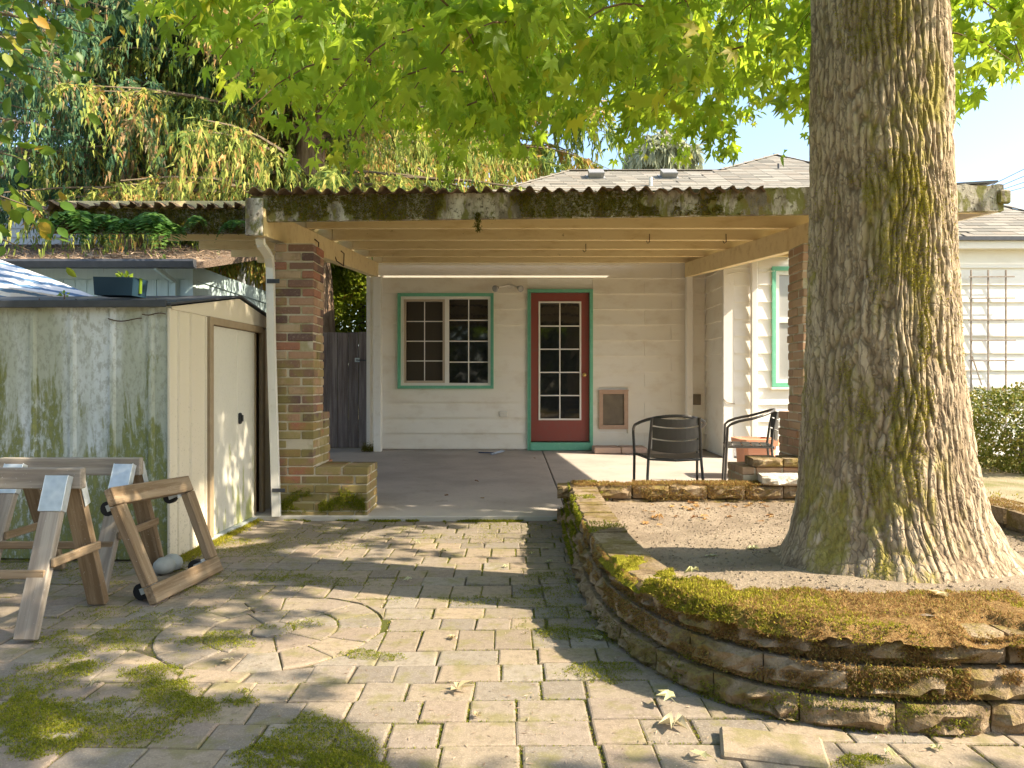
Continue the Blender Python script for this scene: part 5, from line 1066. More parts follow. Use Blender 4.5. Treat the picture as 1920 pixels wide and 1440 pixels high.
def wanted(P):                                           # share of twigs kept, by where their shadow falls
    gx_ = P[:, 0] - P[:, 2] * SHx; gy_ = P[:, 1] - P[:, 2] * SHy; w = np.full(len(P), .05)
    for poly in SHADE:
        pl = np.array(poly); r = np.zeros(len(P), bool)
        for i in range(len(pl)):
            x1, y1 = pl[i]; x2, y2 = pl[(i + 1) % len(pl)]; r ^= ((y1 > gy_) != (y2 > gy_)) & (gx_ < (x2 - x1) * (gy_ - y1) / (y2 - y1 + 1e-12) + x1)
        w[r & (P[:, 2] < 5.2)] = .50
    t = (4.3 - P[:, 1]) / -SHy; z4 = P[:, 2] - t; x4 = P[:, 0] - t * SHx; w[(z4 > .1) & (z4 < 1.6) & (x4 > -3.2) & (x4 < -1.9)] = .9            # shed front
    t = (5.2 - P[:, 1]) / -SHy; z4 = P[:, 2] - t; x4 = P[:, 0] - t * SHx; w[(z4 > .3) & (z4 < 2.5) & (x4 > -2.0) & (x4 < 2.6) & (P[:, 2] < 5)] = .9   # pier and fascia
    t = (P[:, 0] + 1.95) / SHx; z4 = P[:, 2] - t; y4 = P[:, 1] - t * SHy; w[(z4 > .9) & (z4 < 1.7) & (y4 > 4.2) & (y4 < 5.8)] = .7             # shed doors, upper half
    return w
tw_in = sample_twigs(470, ((-2.8, 4.6), (2.3, 7.9), (2.3, 6.0)), True); tw_out = sample_twigs(11000, ((-2.9, 6.4), (-.9, 7.9), (2.35, 8.5)), False)
tw_out = [p for p, k_ in zip(tw_out, RNG.uniform(size=len(tw_out)) < wanted(np.array(tw_out))) if k_][:1950]; print('TWIGS', len(tw_in), len(tw_out))
LP, LR, LT, TWV = [], [], [], MB()
def grow(P0, nleaf, tube):
    d = nrm(np.array([P0[0] - 1.65, P0[1] - 3.3, 0.]) + RNG.normal(size=3) * (1, 1, 0) * 1.2); L = RNG.uniform(.35, .75); pts = []
    for q in range(5): u = q / 4; pts.append(np.array(P0) + d * L * u * .75 + np.array((0, 0, .05 * u - .42 * L * 1.2 * u * u)))
    if tube: TWV.tube([tuple(p) for p in pts], [.0055, .005, .004, .003, .0015], 4, False)
    for k in range(nleaf):
        u = RNG.uniform(.05, 1.0); q = min(int(u * 4), 3); p = pts[q] + (pts[q + 1] - pts[q]) * (u * 4 - q); off = nrm(RNG.normal(size=3)) * RNG.uniform(.03, .13); LP.append(p + off)
        LT.append(nrm(off * 5 + d * .35 + np.array((0, 0, -.75)) + RNG.normal(size=3) * .25)); LR.append(nrm(np.array((0, -.35, .75)) + RNG.normal(size=3) * .65 + off * 3))
for p in tw_in: grow(p, int(RNG.integers(13, 24)), True)
n_in = len(LP)
for p in tw_out: grow(p, int(RNG.integers(14, 22)), False)
LP, LT, LR = np.array(LP), np.array(LT), np.array(LR); ok = (shade_ok(LP) | (np.arange(len(LP)) < n_in)) & trunk_free(LP); inb = np.arange(len(LP)) < n_in; LP, LT, LR, inb = LP[ok], LT[ok], LR[ok], inb[ok]
sz = RNG.uniform(.05, .108, len(LP)); RL = frames(LT, LR, sz); SV, ST = star_leaf(); SV2, ST2 = star_leaf(.16, .38)
uu, vv = CX + LP[:, 0] / np.maximum(LP[:, 1], .1) * F, HY - (LP[:, 2] - CAMH) / np.maximum(LP[:, 1], .1) * F
vis = (uu > 0) & (uu < 1920) & (vv > 0) & (vv < 400) & (LP[:, 1] > 1.5); order = np.argsort(np.where(vis, -sz / LP[:, 1], 0)); big = order[:300]; rest = np.setdiff1d(np.arange(len(LP)), big)
crown = ob('foliage', npmesh('foliage', *merge([scatter(SV, ST, RL[rest[::2]], LP[rest[::2]]), scatter(SV2, ST2, RL[rest[1::2]], LP[rest[1::2]])]), 'leaf_gum'), None, gum); crown['kind'] = 'stuff'
lm = [npmesh('leaf', np.array(SV), np.array(ST), 'leaf_gum'), npmesh('leaf', np.array(SV2), np.array(ST2), 'leaf_gum')]
for k, i in enumerate(big):
    mw = Matrix([[*RL[i][r_], LP[i][r_]] for r_ in range(3)] + [[0, 0, 0, 1]]); ob('leaf', lm[k % 2], None, gum, mw)
ob('twigs', TWV, 'twig', gum)['kind'] = 'stuff'
# seed balls hanging among the leaves
for k in range(12):
    p = LP[RNG.integers(0, n_in)] + np.array((0, 0, -.12)); mb = MB().lathe([(.003, -.017), (.012, -.012), (.017, 0), (.012, .012), (.003, .017)], tuple(p), 8); mb.tube([tuple(p + np.array((0, 0, .015))), tuple(p + np.array((.01, 0, .12)))], .002, 4); ob('seed_ball', mb, 'twig', gum)

# ================================================================ fruit tree reaching in from the left
pear = thing('fruit_tree', 'fruit tree with oval green and yellow leaves overhanging the shed', 'tree', (-3.55, 3.0, 0))
ob('trunk', MB().tube([(-3.55, 3.0, -.05), (-3.52, 3.0, .8), (-3.45, 3.02, 1.6), (-3.35, 3.05, 2.4), (-3.3, 3.1, 3.4)], [.11, .09, .08, .06, .03], 10), 'limb', pear)
PLF, PLT, PLN = [], [], []
def pear_br(a, b, n, sag):
    a, b = np.array(a), np.array(b); pts = [a + (b - a) * u + np.array((0, 0, .18 * math.sin(u * math.pi) - sag * u * u)) for u in np.linspace(0, 1, 7)]
    ob('branch', MB().tube([tuple(p) for p in pts], [.016, .014, .012, .009, .007, .005, .002], 6), 'limb', pear)
    for k in range(n):
        u = RNG.uniform(.35, 1.02); q = min(int(u * 6), 5); p = pts[q] + (pts[q + 1] - pts[q]) * (u * 6 - q); off = RNG.normal(size=3) * (.07, .09, .07); PLF.append(p + off); PLT.append(off * 6 + np.array((.3, 0, -.5)) + RNG.normal(size=3) * .4); PLN.append(np.array((0, -.6, .6)) + RNG.normal(size=3) * .7)
for x, y, Y, zz_, n, sg in ((190, 70, 3.3, 2.3, 85, .1), (150, 20, 3.0, 2.5, 80, .05), (215, 20, 3.6, 2.6, 60, .05), (110, 140, 3.4, 2.1, 70, .1), (60, 100, 2.9, 2.1, 70, .1), (70, 210, 3.2, 1.9, 45, .1), (50, 300, 3.1, 1.7, 55, .12), (90, 400, 3.2, 1.6, 65, .16), (55, 470, 3.3, 1.5, 50, .16), (20, 380, 3.0, 1.6, 45, .1), (30, 30, 2.8, 2.3, 70, .05), (95, 60, 3.8, 2.6, 60, .05)):
    e = px(x, y, Y); pear_br((-3.42, 3.03, zz_), (e[0], e[1], e[2] + sg), n, sg)
for k in range(26): pear_br((-3.4, 3.03, RNG.uniform(1.6, 3.3)), (-3.4 + RNG.normal(0, .8) - .4, 3.0 + RNG.normal(0, .8) - .3, RNG.uniform(2.2, 3.9)), 45, .1)
PLF, PLT, PLN = np.array(PLF), np.array(PLT), np.array(PLN); s_ = RNG.uniform(.045, .078, len(PLF)); Rr = frames(PLT, PLN, s_); uu = CX + PLF[:, 0] / np.maximum(PLF[:, 1], .1) * F
vis = (uu > -10) & (PLF[:, 1] > 2); o_ = np.argsort(np.where(vis, -s_ / PLF[:, 1], 0)); big = o_[:150]; rest = o_[150:]
ob('foliage', npmesh('foliage', *scatter(OVAL[0], OVAL[1], Rr[rest], PLF[rest]), 'leaf_pear'), None, pear)['kind'] = 'stuff'; om = npmesh('leaf', np.array(OVAL[0]), np.array(OVAL[1]), 'leaf_pear')
for i in big: ob('leaf', om, None, pear, Matrix([[*Rr[i][r_], PLF[i][r_]] for r_ in range(3)] + [[0, 0, 0, 1]]))

# ================================================================ cedars with hanging sprays
def cedar_tree(label, base, h, r0, branches, per, mat, zmin, lenmax, leaf=(.08, .17), sector=None):
    t = thing('cedar_tree', label, 'tree', base); bx, by, bz = base
    V = [] ; n = 40
    ob('trunk', MB().tube([(bx + .05 * math.sin(z), by, z) for z in np.linspace(-.1, h, 14)], [r0 * (1.25 if i == 0 else 1) * (1 - i / 14.5) for i in range(14)], 18), 'cedar_bark', t)
    P, D, N = [], [], []; bm_ = MB()
    for k in range(branches):
        z0 = zmin + (h - zmin) * RNG.uniform() ** 1.2; a = RNG.uniform(0, 2 * math.pi) if sector is None else RNG.uniform(*sector); L = lenmax * (1 - .65 * (z0 - zmin) / (h - zmin)) * RNG.uniform(.6, 1.05); d = np.array((math.cos(a), math.sin(a), 0))
        pts = [np.array((bx, by, z0)) + d * L * u + np.array((0, 0, .35 * u - .9 * u * u)) for u in np.linspace(0, 1, 6)]; bm_.tube([tuple(p) for p in pts], [.05, .042, .034, .024, .014, .006], 5, False)
        for q in range(per):
            u = RNG.uniform(.12, 1.04); i = min(int(u * 5), 4); p = pts[i] + (pts[i + 1] - pts[i]) * (u * 5 - i); sd = nrm(RNG.normal(size=3) * (1, 1, .2) + d * .6); Ls = RNG.uniform(.5, 1.25)
            m_ = int(30 * Ls) + 6
            for j in range(m_):
                w = (j + RNG.uniform()) / m_; pp = p + sd * Ls * .45 * w + np.array((0, 0, -.15 * w - .75 * Ls * w * w)) + RNG.normal(size=3) * .022; dirn = nrm(sd * .5 * (1 - w) + np.array((0, 0, -.4 - 1.1 * w)) + RNG.normal(size=3) * .30); P.append(pp); D.append(dirn)
    P, D = np.array(P), np.array(D); s = RNG.uniform(*leaf, len(P)); R = frames(D, RNG.normal(size=P.shape), s)
    ob('boughs', bm_, 'limb', t); ob('foliage', npmesh('foliage', *scatter([(-.13, 0, 0), (.13, .12, 0), (0, 1, 0)], [(0, 1, 2)], R, P), mat), None, t)['kind'] = 'stuff'; return t
cedar_tree('tall cedar with drooping yellow-green and orange sprays behind the patio cover', (-3.55, 13.0, 0), 12, .42, 215, 30, 'leaf_cedar', 4.1, 4.8)
cedar_tree('blue-green weeping cedar standing before the grey house', (-6.6, 12.6, 0), 11, .32, 165, 28, 'leaf_cedar_cool', 4.6, 3.8)
cedar_tree('cedar with browning sprays hanging over the left end of the house roof', (-.4, 19.6, 0), 14, .35, 100, 20, 'leaf_cedar', 5.0, 4.0, (.16, .3))
# pale conifer far off behind the roof
cedar_tree('pale distant conifer rising beyond the house ridge', (8.4, 40, 0), 15.0, .5, 150, 9, 'leaf_pine', 6, 4.6, (.5, 1.0))
cedar_tree('dense green cedar filling the gap between the two houses', (-5.4, 18.5, 0), 14, .4, 170, 20, 'leaf_cedar', 4.0, 5.6, (.2, .4))
# bright shrub behind the gate
def leaf_ball(t, name, c, rad, n, mat, size, shape=OVAL, flat=.5):
    d = nrm(RNG.normal(size=(n, 3))); r = RNG.uniform(.45, 1.0, n) ** .5; bump = 1 + .35 * (fbm(d[:, 0] * 3 + 5, d[:, 1] * 3 + 5, d[:, 2] * 3 + 5, 3) - .5) * 2
    P = np.array(c) + d * (r * bump)[:, None] * np.array(rad); R = frames(d + RNG.normal(size=d.shape) * .8, d + RNG.normal(size=d.shape) * flat + np.array((0, 0, .4)), RNG.uniform(.6, 1.3, n) * size); ob(name, npmesh(name, *scatter(shape[0], shape[1], R, P), mat), None, t)['kind'] = 'stuff'
iv = thing('ivy_hedge', 'bright green sunlit hedge rising behind the plank gate', 'hedge', (-3.0, 14.6, 0)); ob('stem', MB().tube([(-3.0, 14.6, -.05), (-3.0, 14.6, 2.6)], .06, 8), 'limb', iv); leaf_ball(iv, 'foliage', (-3.0, 14.6, 2.4), (1.1, .8, 2.0), 20000, 'leaf_ivy', .085)
bu = thing('bush', 'rounded yellow-green shrub growing below the trellis', 'shrub', (5.55, 7.95, .05)); ob('stem', MB().tube([(5.55, 7.95, -.05), (5.55, 7.95, .5)], .03, 8).tube([(5.55, 7.95, .1), (5.3, 7.8, .5)], .015, 6).tube([(5.55, 7.95, .1), (5.8, 7.9, .6)], .015, 6), 'limb', bu); leaf_ball(bu, 'foliage', (5.58, 7.95, .52), (.80, .62, .50), 17000, 'leaf_bush', .030)
hd = thing('sky_block_hedge', 'added dark green hedge out of view, keeping low sky out of the window reflections', 'hedge', (-1, -9, 0)); ob('stem', MB().tube([(-1, -9, -.05), (-1, -9, 2)], .1, 8), 'limb', hd); leaf_ball(hd, 'foliage', (-1, -9.5, 1.9), (14, 1.2, 2.6), 9000, 'leaf_dark', .42)  # unseen hedge added to block the low sky reflected in the panes
# trees across the garden, behind the viewpoint (seen in the window glass)
for k, (x, y, hh, rx_) in enumerate(((-5.5, -8.5, 4.2, 3.2), (-.8, -11.5, 4.8, 3.6), (-10.5, -3.5, 4.0, 3.0), (3.6, -13, 4.5, 3.4))):
    g_ = thing('garden_tree', ('broad light green tree at the yard corner beyond the hedge end', 'tallest dark tree behind the middle of the added hedge', 'light green tree standing alone beside the yard', 'dark tree behind the far end of the added hedge')[k], 'tree', (x, y, 0), 'trees across the yard'); ob('trunk', MB().tube([(x, y, -.05), (x, y, 1.5), (x + .1, y, 3.5)], [.2, .15, .08], 10), 'limb', g_); leaf_ball(g_, 'foliage', (x, y, hh * .85), (rx_, rx_, hh * .72), 2600, 'leaf_dark' if k % 2 else 'leaf_ivy', .32)

# ================================================================ ferns on the left fascia
def fern(label, c, n, L):
    t = thing('fern', label, 'fern', c, 'ferns rooted in the mossy gutter'); P, D, N = [], [], []
    for k in range(n):
        a = RNG.uniform(math.pi * 1.02, math.pi * 1.98); d = np.array((math.cos(a), math.sin(a), 0)); l = L * RNG.uniform(.6, 1.1); up = RNG.uniform(.1, .55)
        for u in np.linspace(.12, 1, 13):
            p = np.array(c) + d * l * .7 * u + np.array((0, 0, up * l * u - 1.05 * l * u * u)); sd = np.cross(d, (0, 0, 1)); w = l * .28 * math.sin(math.pi * min(1, .15 + u * .85)) ** .7
            for sg in (-1, 1): P.append(p); D.append((sd * sg + d * .45 + np.array((0, 0, -.35))) * max(w, .012)); N.append(np.array((0, -.5, 1)) + RNG.normal(size=3) * .3)
    P, D, N = map(np.array, (P, D, N)); s = np.linalg.norm(D, axis=1); ob('fronds', npmesh('fronds', *scatter(DIAM[0], DIAM[1], frames(D, N, s), P), 'leaf_fern'), None, t)
for x, y, n, L, lab in ((150, 410, 26, .17, 'largest clump, bushing out near the open end'), (205, 415, 20, .15, 'clump beside the largest fern'), (240, 425, 16, .14, 'clump trailing below the gutter edge'), (290, 412, 24, .15, 'clump beside the pale tag'), (310, 430, 14, .14, 'long-fronded clump under the pale tag'), (375, 418, 9, .09, 'small clump midway along the bare moss'), (445, 425, 10, .10, 'small clump next to the pier beam')):
    p = px(x, y, 5.685); fern('dark green fern on the mossy fascia, ' + lab, (p[0], 5.66, p[2] + .03), max(7, int(n * .7)), L * 2.0)
# ================================================================ moss on fascia, walls and paving
def moss_ob(parent, P, N, size, mat, blades=4, spread=.9, droop=None): ob('moss', npmesh('moss', *tufts(P, N, size, blades, spread, droop), mat), None, parent)['kind'] = 'stuff'
n = 26000; P = np.stack([RNG.uniform(XCL + .12, 2.6, n), np.full(n, FY - .003), np.zeros(n)], -1); fz = 2.175 + .04 * np.clip((P[:, 0] + 1.86) / 3.06, 0, 2); hz = RNG.uniform(0, .185, n); P[:, 2] = fz + hz
q = fbm(P[:, 0] * 3.2, P[:, 2] * 3, 2., 4) + .10 * fbm(P[:, 0] * 14, P[:, 2] * 14, 1., 2); m_ = (q > .515) & (RNG.uniform(size=n) < .7); moss_ob(cover, P[m_], np.tile((0, -1., .1), (m_.sum(), 1)), RNG.uniform(.007, .017, m_.sum()), 'moss_fascia', 4, .8, (0, 0, -.6))
n = 5000; P = np.stack([RNG.uniform(-3.6, -1.94, n), np.full(n, 5.697), RNG.uniform(2.19, 2.385, n)], -1); moss_ob(cover, P, np.tile((0, -1., .1), (n, 1)), RNG.uniform(.010, .022, n), 'moss_dark', 4, .8, (0, 0, -.5))
P = np.stack([np.full(260, -.242) + RNG.normal(0, .010, 260), np.full(260, FY - .01), RNG.uniform(2.105, 2.24, 260)], -1); moss_ob(cover, P, np.tile((0, -1., 0), (260, 1)), .016, 'moss_dark', 3, .8, (0, 0, -.8))
# planter cap moss: bright by the bend, brown along the front, thin on the long left run
Pp, L = resample([tuple(p) for p in PLs], 2000, False); tg = nrm(np.gradient(Pp, axis=0)); nr_ = np.stack([-tg[:, 1], tg[:, 0]], -1)
def cap(n, t0, t1, w0, w1, mat, size, thr, zofs=.0, seed=0.):
    i = (RNG.uniform(t0, t1, n) * 1999).astype(int); w = RNG.uniform(w0, w1, n); xy = Pp[i] + nr_[i] * w[:, None]; hum = .016 * fbm(xy[:, 0] * 7, xy[:, 1] * 7, seed, 3) + .004; z = TOPZ - .002 + hum * np.clip((w - w0) / .05 + .3, 0, 1) + zofs
    m_ = fbm(xy[:, 0] * 4, xy[:, 1] * 4, 3. + seed, 4) > thr; P = np.concatenate([xy, z[:, None]], 1)[m_]; lean = np.where((w < .05)[m_, None], -np.concatenate([nr_[i][m_], np.zeros((m_.sum(), 1))], 1) * .8, 0); moss_ob(wall_t, P, np.tile((0, 0, 1.), (m_.sum(), 1)) + lean, size, mat, 4, .7)
def tpar(p): return int(np.argmin(np.linalg.norm(Pp - np.array(p), axis=1))) / 1999
tb = tpar((.41, 3.16)); tc = tpar((.60, 2.52)); te = tpar((2.2, 2.3))
nt, nw = 900, 46; tt = np.linspace(tb - .01, te, nt); ii = (tt * 1999).astype(int); ww = np.concatenate([np.linspace(-.03, .02, 12), np.linspace(.03, .42, nw - 12)]); xy = Pp[ii][:, None, :] + nr_[ii][:, None, :] * ww[None, :, None]
wl_ = np.interp(tt, [tb, tb + .03, tc - .02, tc + .06, te], [.15, .22, .24, .42, .42]); edge = .012 * (fbm(tt * 160, 0, 3., 3) - .5)
f_in = np.clip((wl_[:, None] - ww[None, :]) / .05, 0, 1); f_out = np.clip((ww[None, :] + .026 + .020 * (fbm(xy[..., 0] * 22, xy[..., 1] * 22, 3., 3) - .3)) / .035, 0, 1)
cov = np.clip((fbm(xy[..., 0] * 5, xy[..., 1] * 5, 3., 4) - .33) * 7, 0, 1) * np.clip((tt - tb + .012) / .03, 0, 1)[:, None]
lump = .010 + .022 * fbm(xy[..., 0] * 9, xy[..., 1] * 9, 5., 4) + .012 * (fbm(xy[..., 0] * 45, xy[..., 1] * 45, 2., 3) - .4); hh_ = TOPZ - .006 + lump * np.sqrt(f_in * f_out) * cov - (1 - f_out) * (.012 + .030 * fbm(xy[..., 0] * 14, xy[..., 1] * 14, 7., 3)) - (1 - f_in) * .16 - (1 - cov) * .012
SH_ = np.concatenate([xy, hh_[..., None]], -1)
ob('moss', npmesh('moss', SH_.reshape(-1, 3), grid_tris(nt, nw), 'moss_sheet', True), None, wall_t)['kind'] = 'stuff'
def sheet_tufts(n, i0, i1, j0, j1, mat, size, cond):
    i = RNG.integers(int(i0), int(i1), n); j = RNG.integers(j0, j1, n); P = SH_[i, j] + RNG.normal(0, .004, (n, 3)) * (1, 1, .2); m_ = (cov[i, j] > .5) & (f_in[i, j] > .3) & cond(P); nn_ = np.tile((0, 0, 1.), (n, 1)) - np.where((j < 5)[:, None], np.concatenate([nr_[ii[i]], np.zeros((n, 1))], 1), 0)
    moss_ob(wall_t, P[m_], nn_[m_], RNG.uniform(.6, 1.3, m_.sum()) * size, mat, 3, 1.0)
ic = nt * (tc - tb + .01) / (te - tb + .01)
sheet_tufts(16000, 0, ic * 1.25, 0, 30, 'moss_bright', .0095, lambda P: fbm(P[:, 0] * 5, P[:, 1] * 5, 8., 3) > .36); sheet_tufts(22000, ic * .8, nt, 0, nw, 'moss_brown', .0085, lambda P: fbm(P[:, 0] * 5, P[:, 1] * 5, 1., 3) > .36); sheet_tufts(14000, ic, nt, 0, nw, 'moss_bright', .0085, lambda P: fbm(P[:, 0] * 7, P[:, 1] * 7, 4., 3) > .50)
cap(3500, 0, tb, -.01, .2, 'moss_green', .010, .56, 0, 2.); cap(6000, te, 1, -.01, .22, 'moss_brown', .010, .42, 0, 6.)
# hanging moss down the outer faces
def face_moss(n, t0, t1, z0, z1, mat, thr, size=.013):
    i = (RNG.uniform(t0, t1, n) * 1999).astype(int); z = RNG.uniform(z0, z1, n); row_ = np.clip(((TOPZ - z) / .0965).astype(int), 0, 2); xy = Pp[i] - nr_[i] * (.026 * row_ + .006)[:, None]; m_ = fbm(xy[:, 0] * 5 + xy[:, 1] * 5, z * 6, 4., 4) > thr
    moss_ob(wall_t, np.concatenate([xy, z[:, None]], 1)[m_], np.concatenate([-nr_[i], np.full((n, 1), .3)], 1)[m_], size, mat, 4, .8, (0, 0, -.4))
face_moss(9000, 0, tpar((.395, 4.0)), .03, .285, 'moss_green', .47); face_moss(11000, tpar((.395, 4.0)), te, .12, .285, 'moss_brown', .47, .009); face_moss(5000, tc, te, .0, .2, 'moss_green', .58, .009); face_moss(9000, tc, te, .10, .27, 'moss_brown', .46, .010); face_moss(4000, tb, te, .0, .27, 'moss_dark', .50, .008)
n = 9000; P = np.stack([RNG.uniform(.45, 2.95, n), 5.278 + RNG.uniform(0, .2, n), np.full(n, TOPZ)], -1); P[:, 2] += .008 * fbm(P[:, 0] * 9, P[:, 1] * 9); m_ = fbm(P[:, 0] * 4, P[:, 1] * 4, 9.) > .36; moss_ob(wall_t, P[m_], np.tile((0, -.3, 1.), (m_.sum(), 1)), .013, 'moss_brown', 4)
n = 3500; P = np.stack([RNG.uniform(.45, 2.95, n), np.full(n, 5.275), RNG.uniform(.18, .285, n)], -1); m_ = fbm(P[:, 0] * 6, P[:, 2] * 8, 2.) > .48; moss_ob(wall_t, P[m_], np.tile((0, -1., .3), (m_.sum(), 1)), .012, 'moss_brown', 4)
# moss in patches over the paving
patches = [(1075, 1140, 68, 66), (1120, 1255, 70, 20), (1100, 1020, 50, 22), (1010, 1090, 25, 14), (620, 1392, 105, 45), (190, 1320, 210, 55), (50, 1355, 80, 45), (290, 1172, 115, 32), (140, 1205, 70, 20), (400, 1085, 110, 22), (560, 1020, 100, 14), (470, 1035, 60, 16), (620, 1090, 90, 9), (850, 1128, 80, 8), (640, 992, 110, 8), (880, 1010, 80, 8), (150, 1065, 170, 26), (430, 1018, 40, 14), (380, 1300, 80, 28), (1580, 1432, 60, 10), (500, 1420, 60, 20), (430, 1200, 70, 14), (520, 1170, 60, 10), (1085, 1195, 50, 12), (250, 1255, 90, 16), (700, 1230, 50, 6), (640, 1440, 80, 20), (540, 1095, 70, 9), (960, 990, 60, 6), (1130, 985, 30, 18)]
Pq = []
for cx_, cy_, rx_, ry_ in patches:
    n = int(rx_ * ry_ * 2.4) + 400; r = np.sqrt(RNG.uniform(size=n)) * 1.7; a = RNG.uniform(0, 2 * np.pi, n); u = cx_ + rx_ * r * np.cos(a); v = cy_ + ry_ * r * np.sin(a); Yg = F * CAMH / np.maximum(v - HY, 30); Xg = (u - CX) / F * Yg
    q = fbm(Xg * 7, Yg * 7, 3., 4) + .35 * (fbm(Xg * 40, Yg * 40, 5., 3) - .5) - .13 * r ** 2; m_ = q > RNG.uniform(.29, .46, n); Pq.append(np.stack([Xg, Yg, .012 * np.clip(q - .34, 0, .3) / .3], -1)[m_])
Pq = np.concatenate(Pq); Pq = Pq[(Pq[:, 1] < 5.43)]; inw = np.array([in_poly(a, b, PLpoly) for a, b in Pq[:, :2]]); Pq = Pq[~inw & ~((Pq[:, 0] < -2.0) & (Pq[:, 1] > 4.22))]
moss_ob(paving, Pq, np.tile((0, 0, 1.), (len(Pq), 1)), RNG.uniform(.0035, .0085, len(Pq)), 'moss_green', 3, 1.3)
Pj = []
for q_, poly in near[:420]:
    for k in range(len(poly)):
        a, b = np.array(poly[k]), np.array(poly[(k + 1) % len(poly)]); n = int(np.linalg.norm(b - a) * 170); u = RNG.uniform(size=(n, 1)); Pj.append(a + (b - a) * u + RNG.normal(0, .004, (n, 2)))
Pj = np.concatenate(Pj); Pj = Pj[fbm(Pj[:, 0] * 2.6, Pj[:, 1] * 2.6, 6., 4) > .43]; moss_ob(paving, np.concatenate([Pj, np.full((len(Pj), 1), -.006)], 1), np.tile((0, 0, 1.), (len(Pj), 1)), RNG.uniform(.004, .008, len(Pj)), 'moss_green', 3, 1.0)
n = 5200; P = np.stack([RNG.uniform(-2.0, 2.2, n), RNG.uniform(1.7, 5.4, n), np.full(n, .003)], -1); P = P[~np.array([in_poly(a, b, PLpoly) for a, b in P[:, :2]]) & (fbm(P[:, 0] * 3, P[:, 1] * 3, 8.) > .42)]
R = frames(RNG.normal(size=P.shape) * (1, 1, .12), RNG.normal(size=P.shape) * .3 + (0, 0, 1), 1.0) * np.stack([RNG.uniform(.004, .012, len(P)), RNG.uniform(.006, .028, len(P)), RNG.uniform(.004, .008, len(P))], -1)[:, None, :]; ob('litter', npmesh('litter', *scatter(DIAM[0], DIAM[1], R, P), 'needles'), None, paving)['kind'] = 'stuff'
# fringe of moss at the foot of the slab, pier and shed
fr_ = np.stack([RNG.uniform(-1.95, .40, 6000), 5.425 + RNG.normal(0, .018, 6000), np.full(6000, .0)], -1); fr_ = fr_[fbm(fr_[:, 0] * 5, fr_[:, 1] * 5, 1.) > .42]; moss_ob(paving, fr_, np.tile((0, -.3, 1.), (len(fr_), 1)), .013, 'moss_green', 4)
fr_ = np.stack([np.abs(RNG.normal(0, .04, 3500)) - 1.945, RNG.uniform(4.2, 5.5, 3500), np.full(3500, .004)], -1); moss_ob(paving, fr_, np.tile((.3, 0, 1.), (3500, 1)), .014, 'moss_bright', 4)
PB = bpy.data.objects['brick_pier']; n = 2600; P = np.stack([RNG.uniform(-1.76, -1.10, n), np.full(n, 5.477), np.zeros(n)], -1); P[:, 2] = .10 + .11 * np.sin((P[:, 0] + 1.76) * 9) ** 2 * RNG.uniform(0, 1, n) + RNG.normal(0, .025, n); m_ = fbm(P[:, 0] * 8, P[:, 2] * 8, 3.) > .46; moss_ob(PB, P[m_], np.tile((0, -1., .2), (m_.sum(), 1)), .014, 'moss_green', 4, 1.0, (0, 0, -.5))
n = 900; P = np.stack([RNG.uniform(-2.06, -1.9, n), RNG.uniform(9.95, 10.2, n), np.abs(RNG.normal(0, .05, n)) + .08], -1); moss_ob(cover, P, np.tile((0, -1., .5), (n, 1)), .016, 'moss_dark', 3)
n = 5000; P = np.stack([RNG.uniform(.5, 3.0, n), RNG.uniform(2.3, 5.27, n), np.zeros(n)], -1); P = P[np.array([in_poly(a, b, PLpoly_in) for a, b in P[:, :2]]) & (np.hypot(P[:, 0] - TR[0], P[:, 1] - TR[1]) > .5)]; P[:, 2] = soil_z(P[:, 0], P[:, 1]) + .001
R = frames(RNG.normal(size=P.shape) * (1, 1, .3), RNG.normal(size=P.shape) * .5 + (0, 0, 1), RNG.uniform(.004, .016, len(P)) ); ob('soil_crumbs', npmesh('soil_crumbs', *scatter([(-.4, -.3, 0), (.45, -.25, 0), (.3, .45, 0), (-.35, .35, 0), (0, 0, .6)], [(0, 1, 4), (1, 2, 4), (2, 3, 4), (3, 0, 4)], R, P), 'soil'), None, bpy.data.objects['soil'])['kind'] = 'stuff'
# grass wisps on the lawn
n = 5000; P = np.stack([RNG.uniform(3.2, 7, n), RNG.uniform(4.2, 7.6, n), np.full(n, .03)], -1); P = P[fbm(P[:, 0] * 2.2, P[:, 1] * 2.2, 2.) > .55]; o = ob('grass', npmesh('grass', *tufts(P, np.tile((0, 0, 1.), (len(P), 1)), .035, 4, .6), 'moss_bright'), None); o['kind'] = 'stuff'; tag(o, 'sparse green grass tufts in the dry lawn right of the planter', 'grass')

# ================================================================ fallen leaves
FLv, FLt = star_leaf(.12, .18); fl_me = []
for k in range(4):
    v = np.array(star_leaf(.10 + .1 * k, [.25, -.3, .4, -.15][k])[0]); v[:, 2] += RNG.normal(0, .06, len(v)); st_ = [(-.02, .15, 0), (.02, .15, 0), (0, -.75, .12)]
    fl_me.append((np.concatenate([v, st_]), np.concatenate([np.array(FLt), [[len(v), len(v) + 1, len(v) + 2]]])))
def fallen(x, y, z, size, rot, mat, label, group=None, k=None, tilt=0.0, name='fallen_leaf'):
    k = RNG.integers(0, 4) if k is None else k; V, T = fl_me[k]; g = gp(x, y, z); me = npmesh(name, V, T, mat); zmin = float(V[:, 2].min()) * size
    tag(ob(name, me, None, None, Matrix.Translation((g[0], g[1], z - zmin + .004)) @ Matrix.Rotation(rot, 4, 'Z') @ Matrix.Rotation(tilt, 4, 'X') @ Matrix.Diagonal((size, size, size, 1))), label, 'leaf', group)
Z0 = .003
fallen(852, 1293, Z0, .062, -1.9, 'leaf_fallen', 'large pale dry star-shaped leaf lying in the middle of the sunlit pavers', k=1)
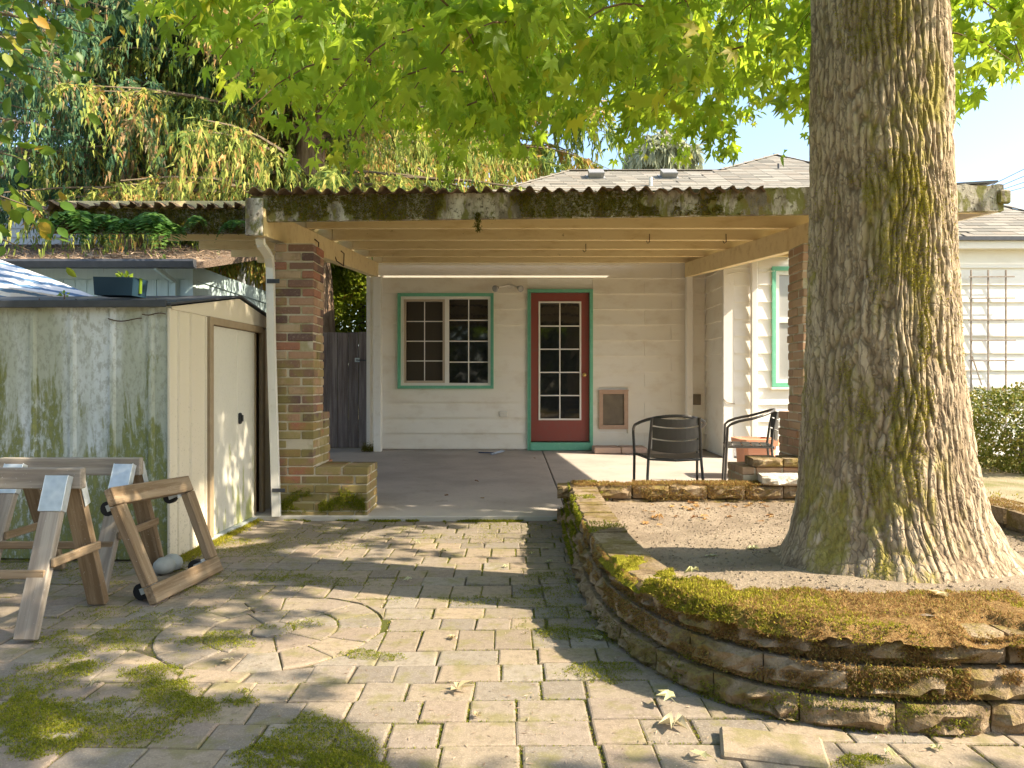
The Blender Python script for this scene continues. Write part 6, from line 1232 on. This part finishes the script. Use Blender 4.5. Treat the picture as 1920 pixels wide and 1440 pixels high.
fallen(1265, 1356, Z0, .066, 2.8, 'leaf_fallen', 'biggest crumpled dry leaf at the foot of the curved wall', k=3)
fallen(1258, 1325, .012, .045, .6, 'leaf_fallen_green', 'yellow folded leaf propped beside the biggest crumpled leaf', k=2, tilt=.5)
fallen(1775, 1120, .305, .05, 1.2, 'leaf_fallen', 'pale dry leaf lying on the brown moss of the planter wall', k=1)
fallen(1308, 1425, Z0, .045, -.8, 'leaf_fallen_green', 'pale green leaf in the shade at the front edge of the pavers', k=0)
fallen(1305, 1082, .30, .045, .8, 'leaf_fallen_green', 'yellowish leaf resting on the bright moss of the planter bend', k=2)
for x, y, s in ((430, 1240, .055), (770, 1088, .05), (1025, 1055, .05), (1022, 1030, .055), (853, 1198, .04), (1128, 1200, .05), (465, 1146, .055), (180, 1293, .045), (833, 1040, .045), (950, 1063, .04), (890, 1345, .03), (780, 1020, .045), (1000, 1043, .04), (1660, 1420, .04), (1760, 1405, .035), (735, 1010, .04), (1470, 1350, .05)):
    fallen(x, y, Z0, s * .75, RNG.uniform(0, 6.28), ['leaf_fallen', 'leaf_fallen_green'][int(RNG.uniform() < .4)], 'small dry star-shaped leaf scattered on the pavers', 'dry leaves scattered on the pavers')
for k in range(34):
    x, y = RNG.uniform(1205, 1465), 938 + abs(RNG.normal(0, 24))
    if y > 1000: continue
    gq = gp(x, y, .175); fallen(x, y, float(soil_z(gq[0], gq[1])), RNG.uniform(.025, .045), RNG.uniform(0, 6.28), 'leaf_litter', 'brown dry leaf lying on the bare soil of the planter', 'brown leaves on the planter soil')
for x, y in ((1410, 1030), (1425, 1042), (1330, 1045)): fallen(x, y, .19, .045, RNG.uniform(0, 6.28), 'leaf_fallen_green', 'greenish curled leaf on the shaded soil left of the trunk', 'greenish leaves in the trunk shadow')
for x, y in ((892, 905), (835, 930), (905, 935), (1000, 860)):
    fallen(x, y, slab_z(gp(x, y, .05)[1]), .03, RNG.uniform(0, 6.28), 'leaf_litter', 'small brown leaf on the shaded concrete patio', 'brown leaves on the patio')
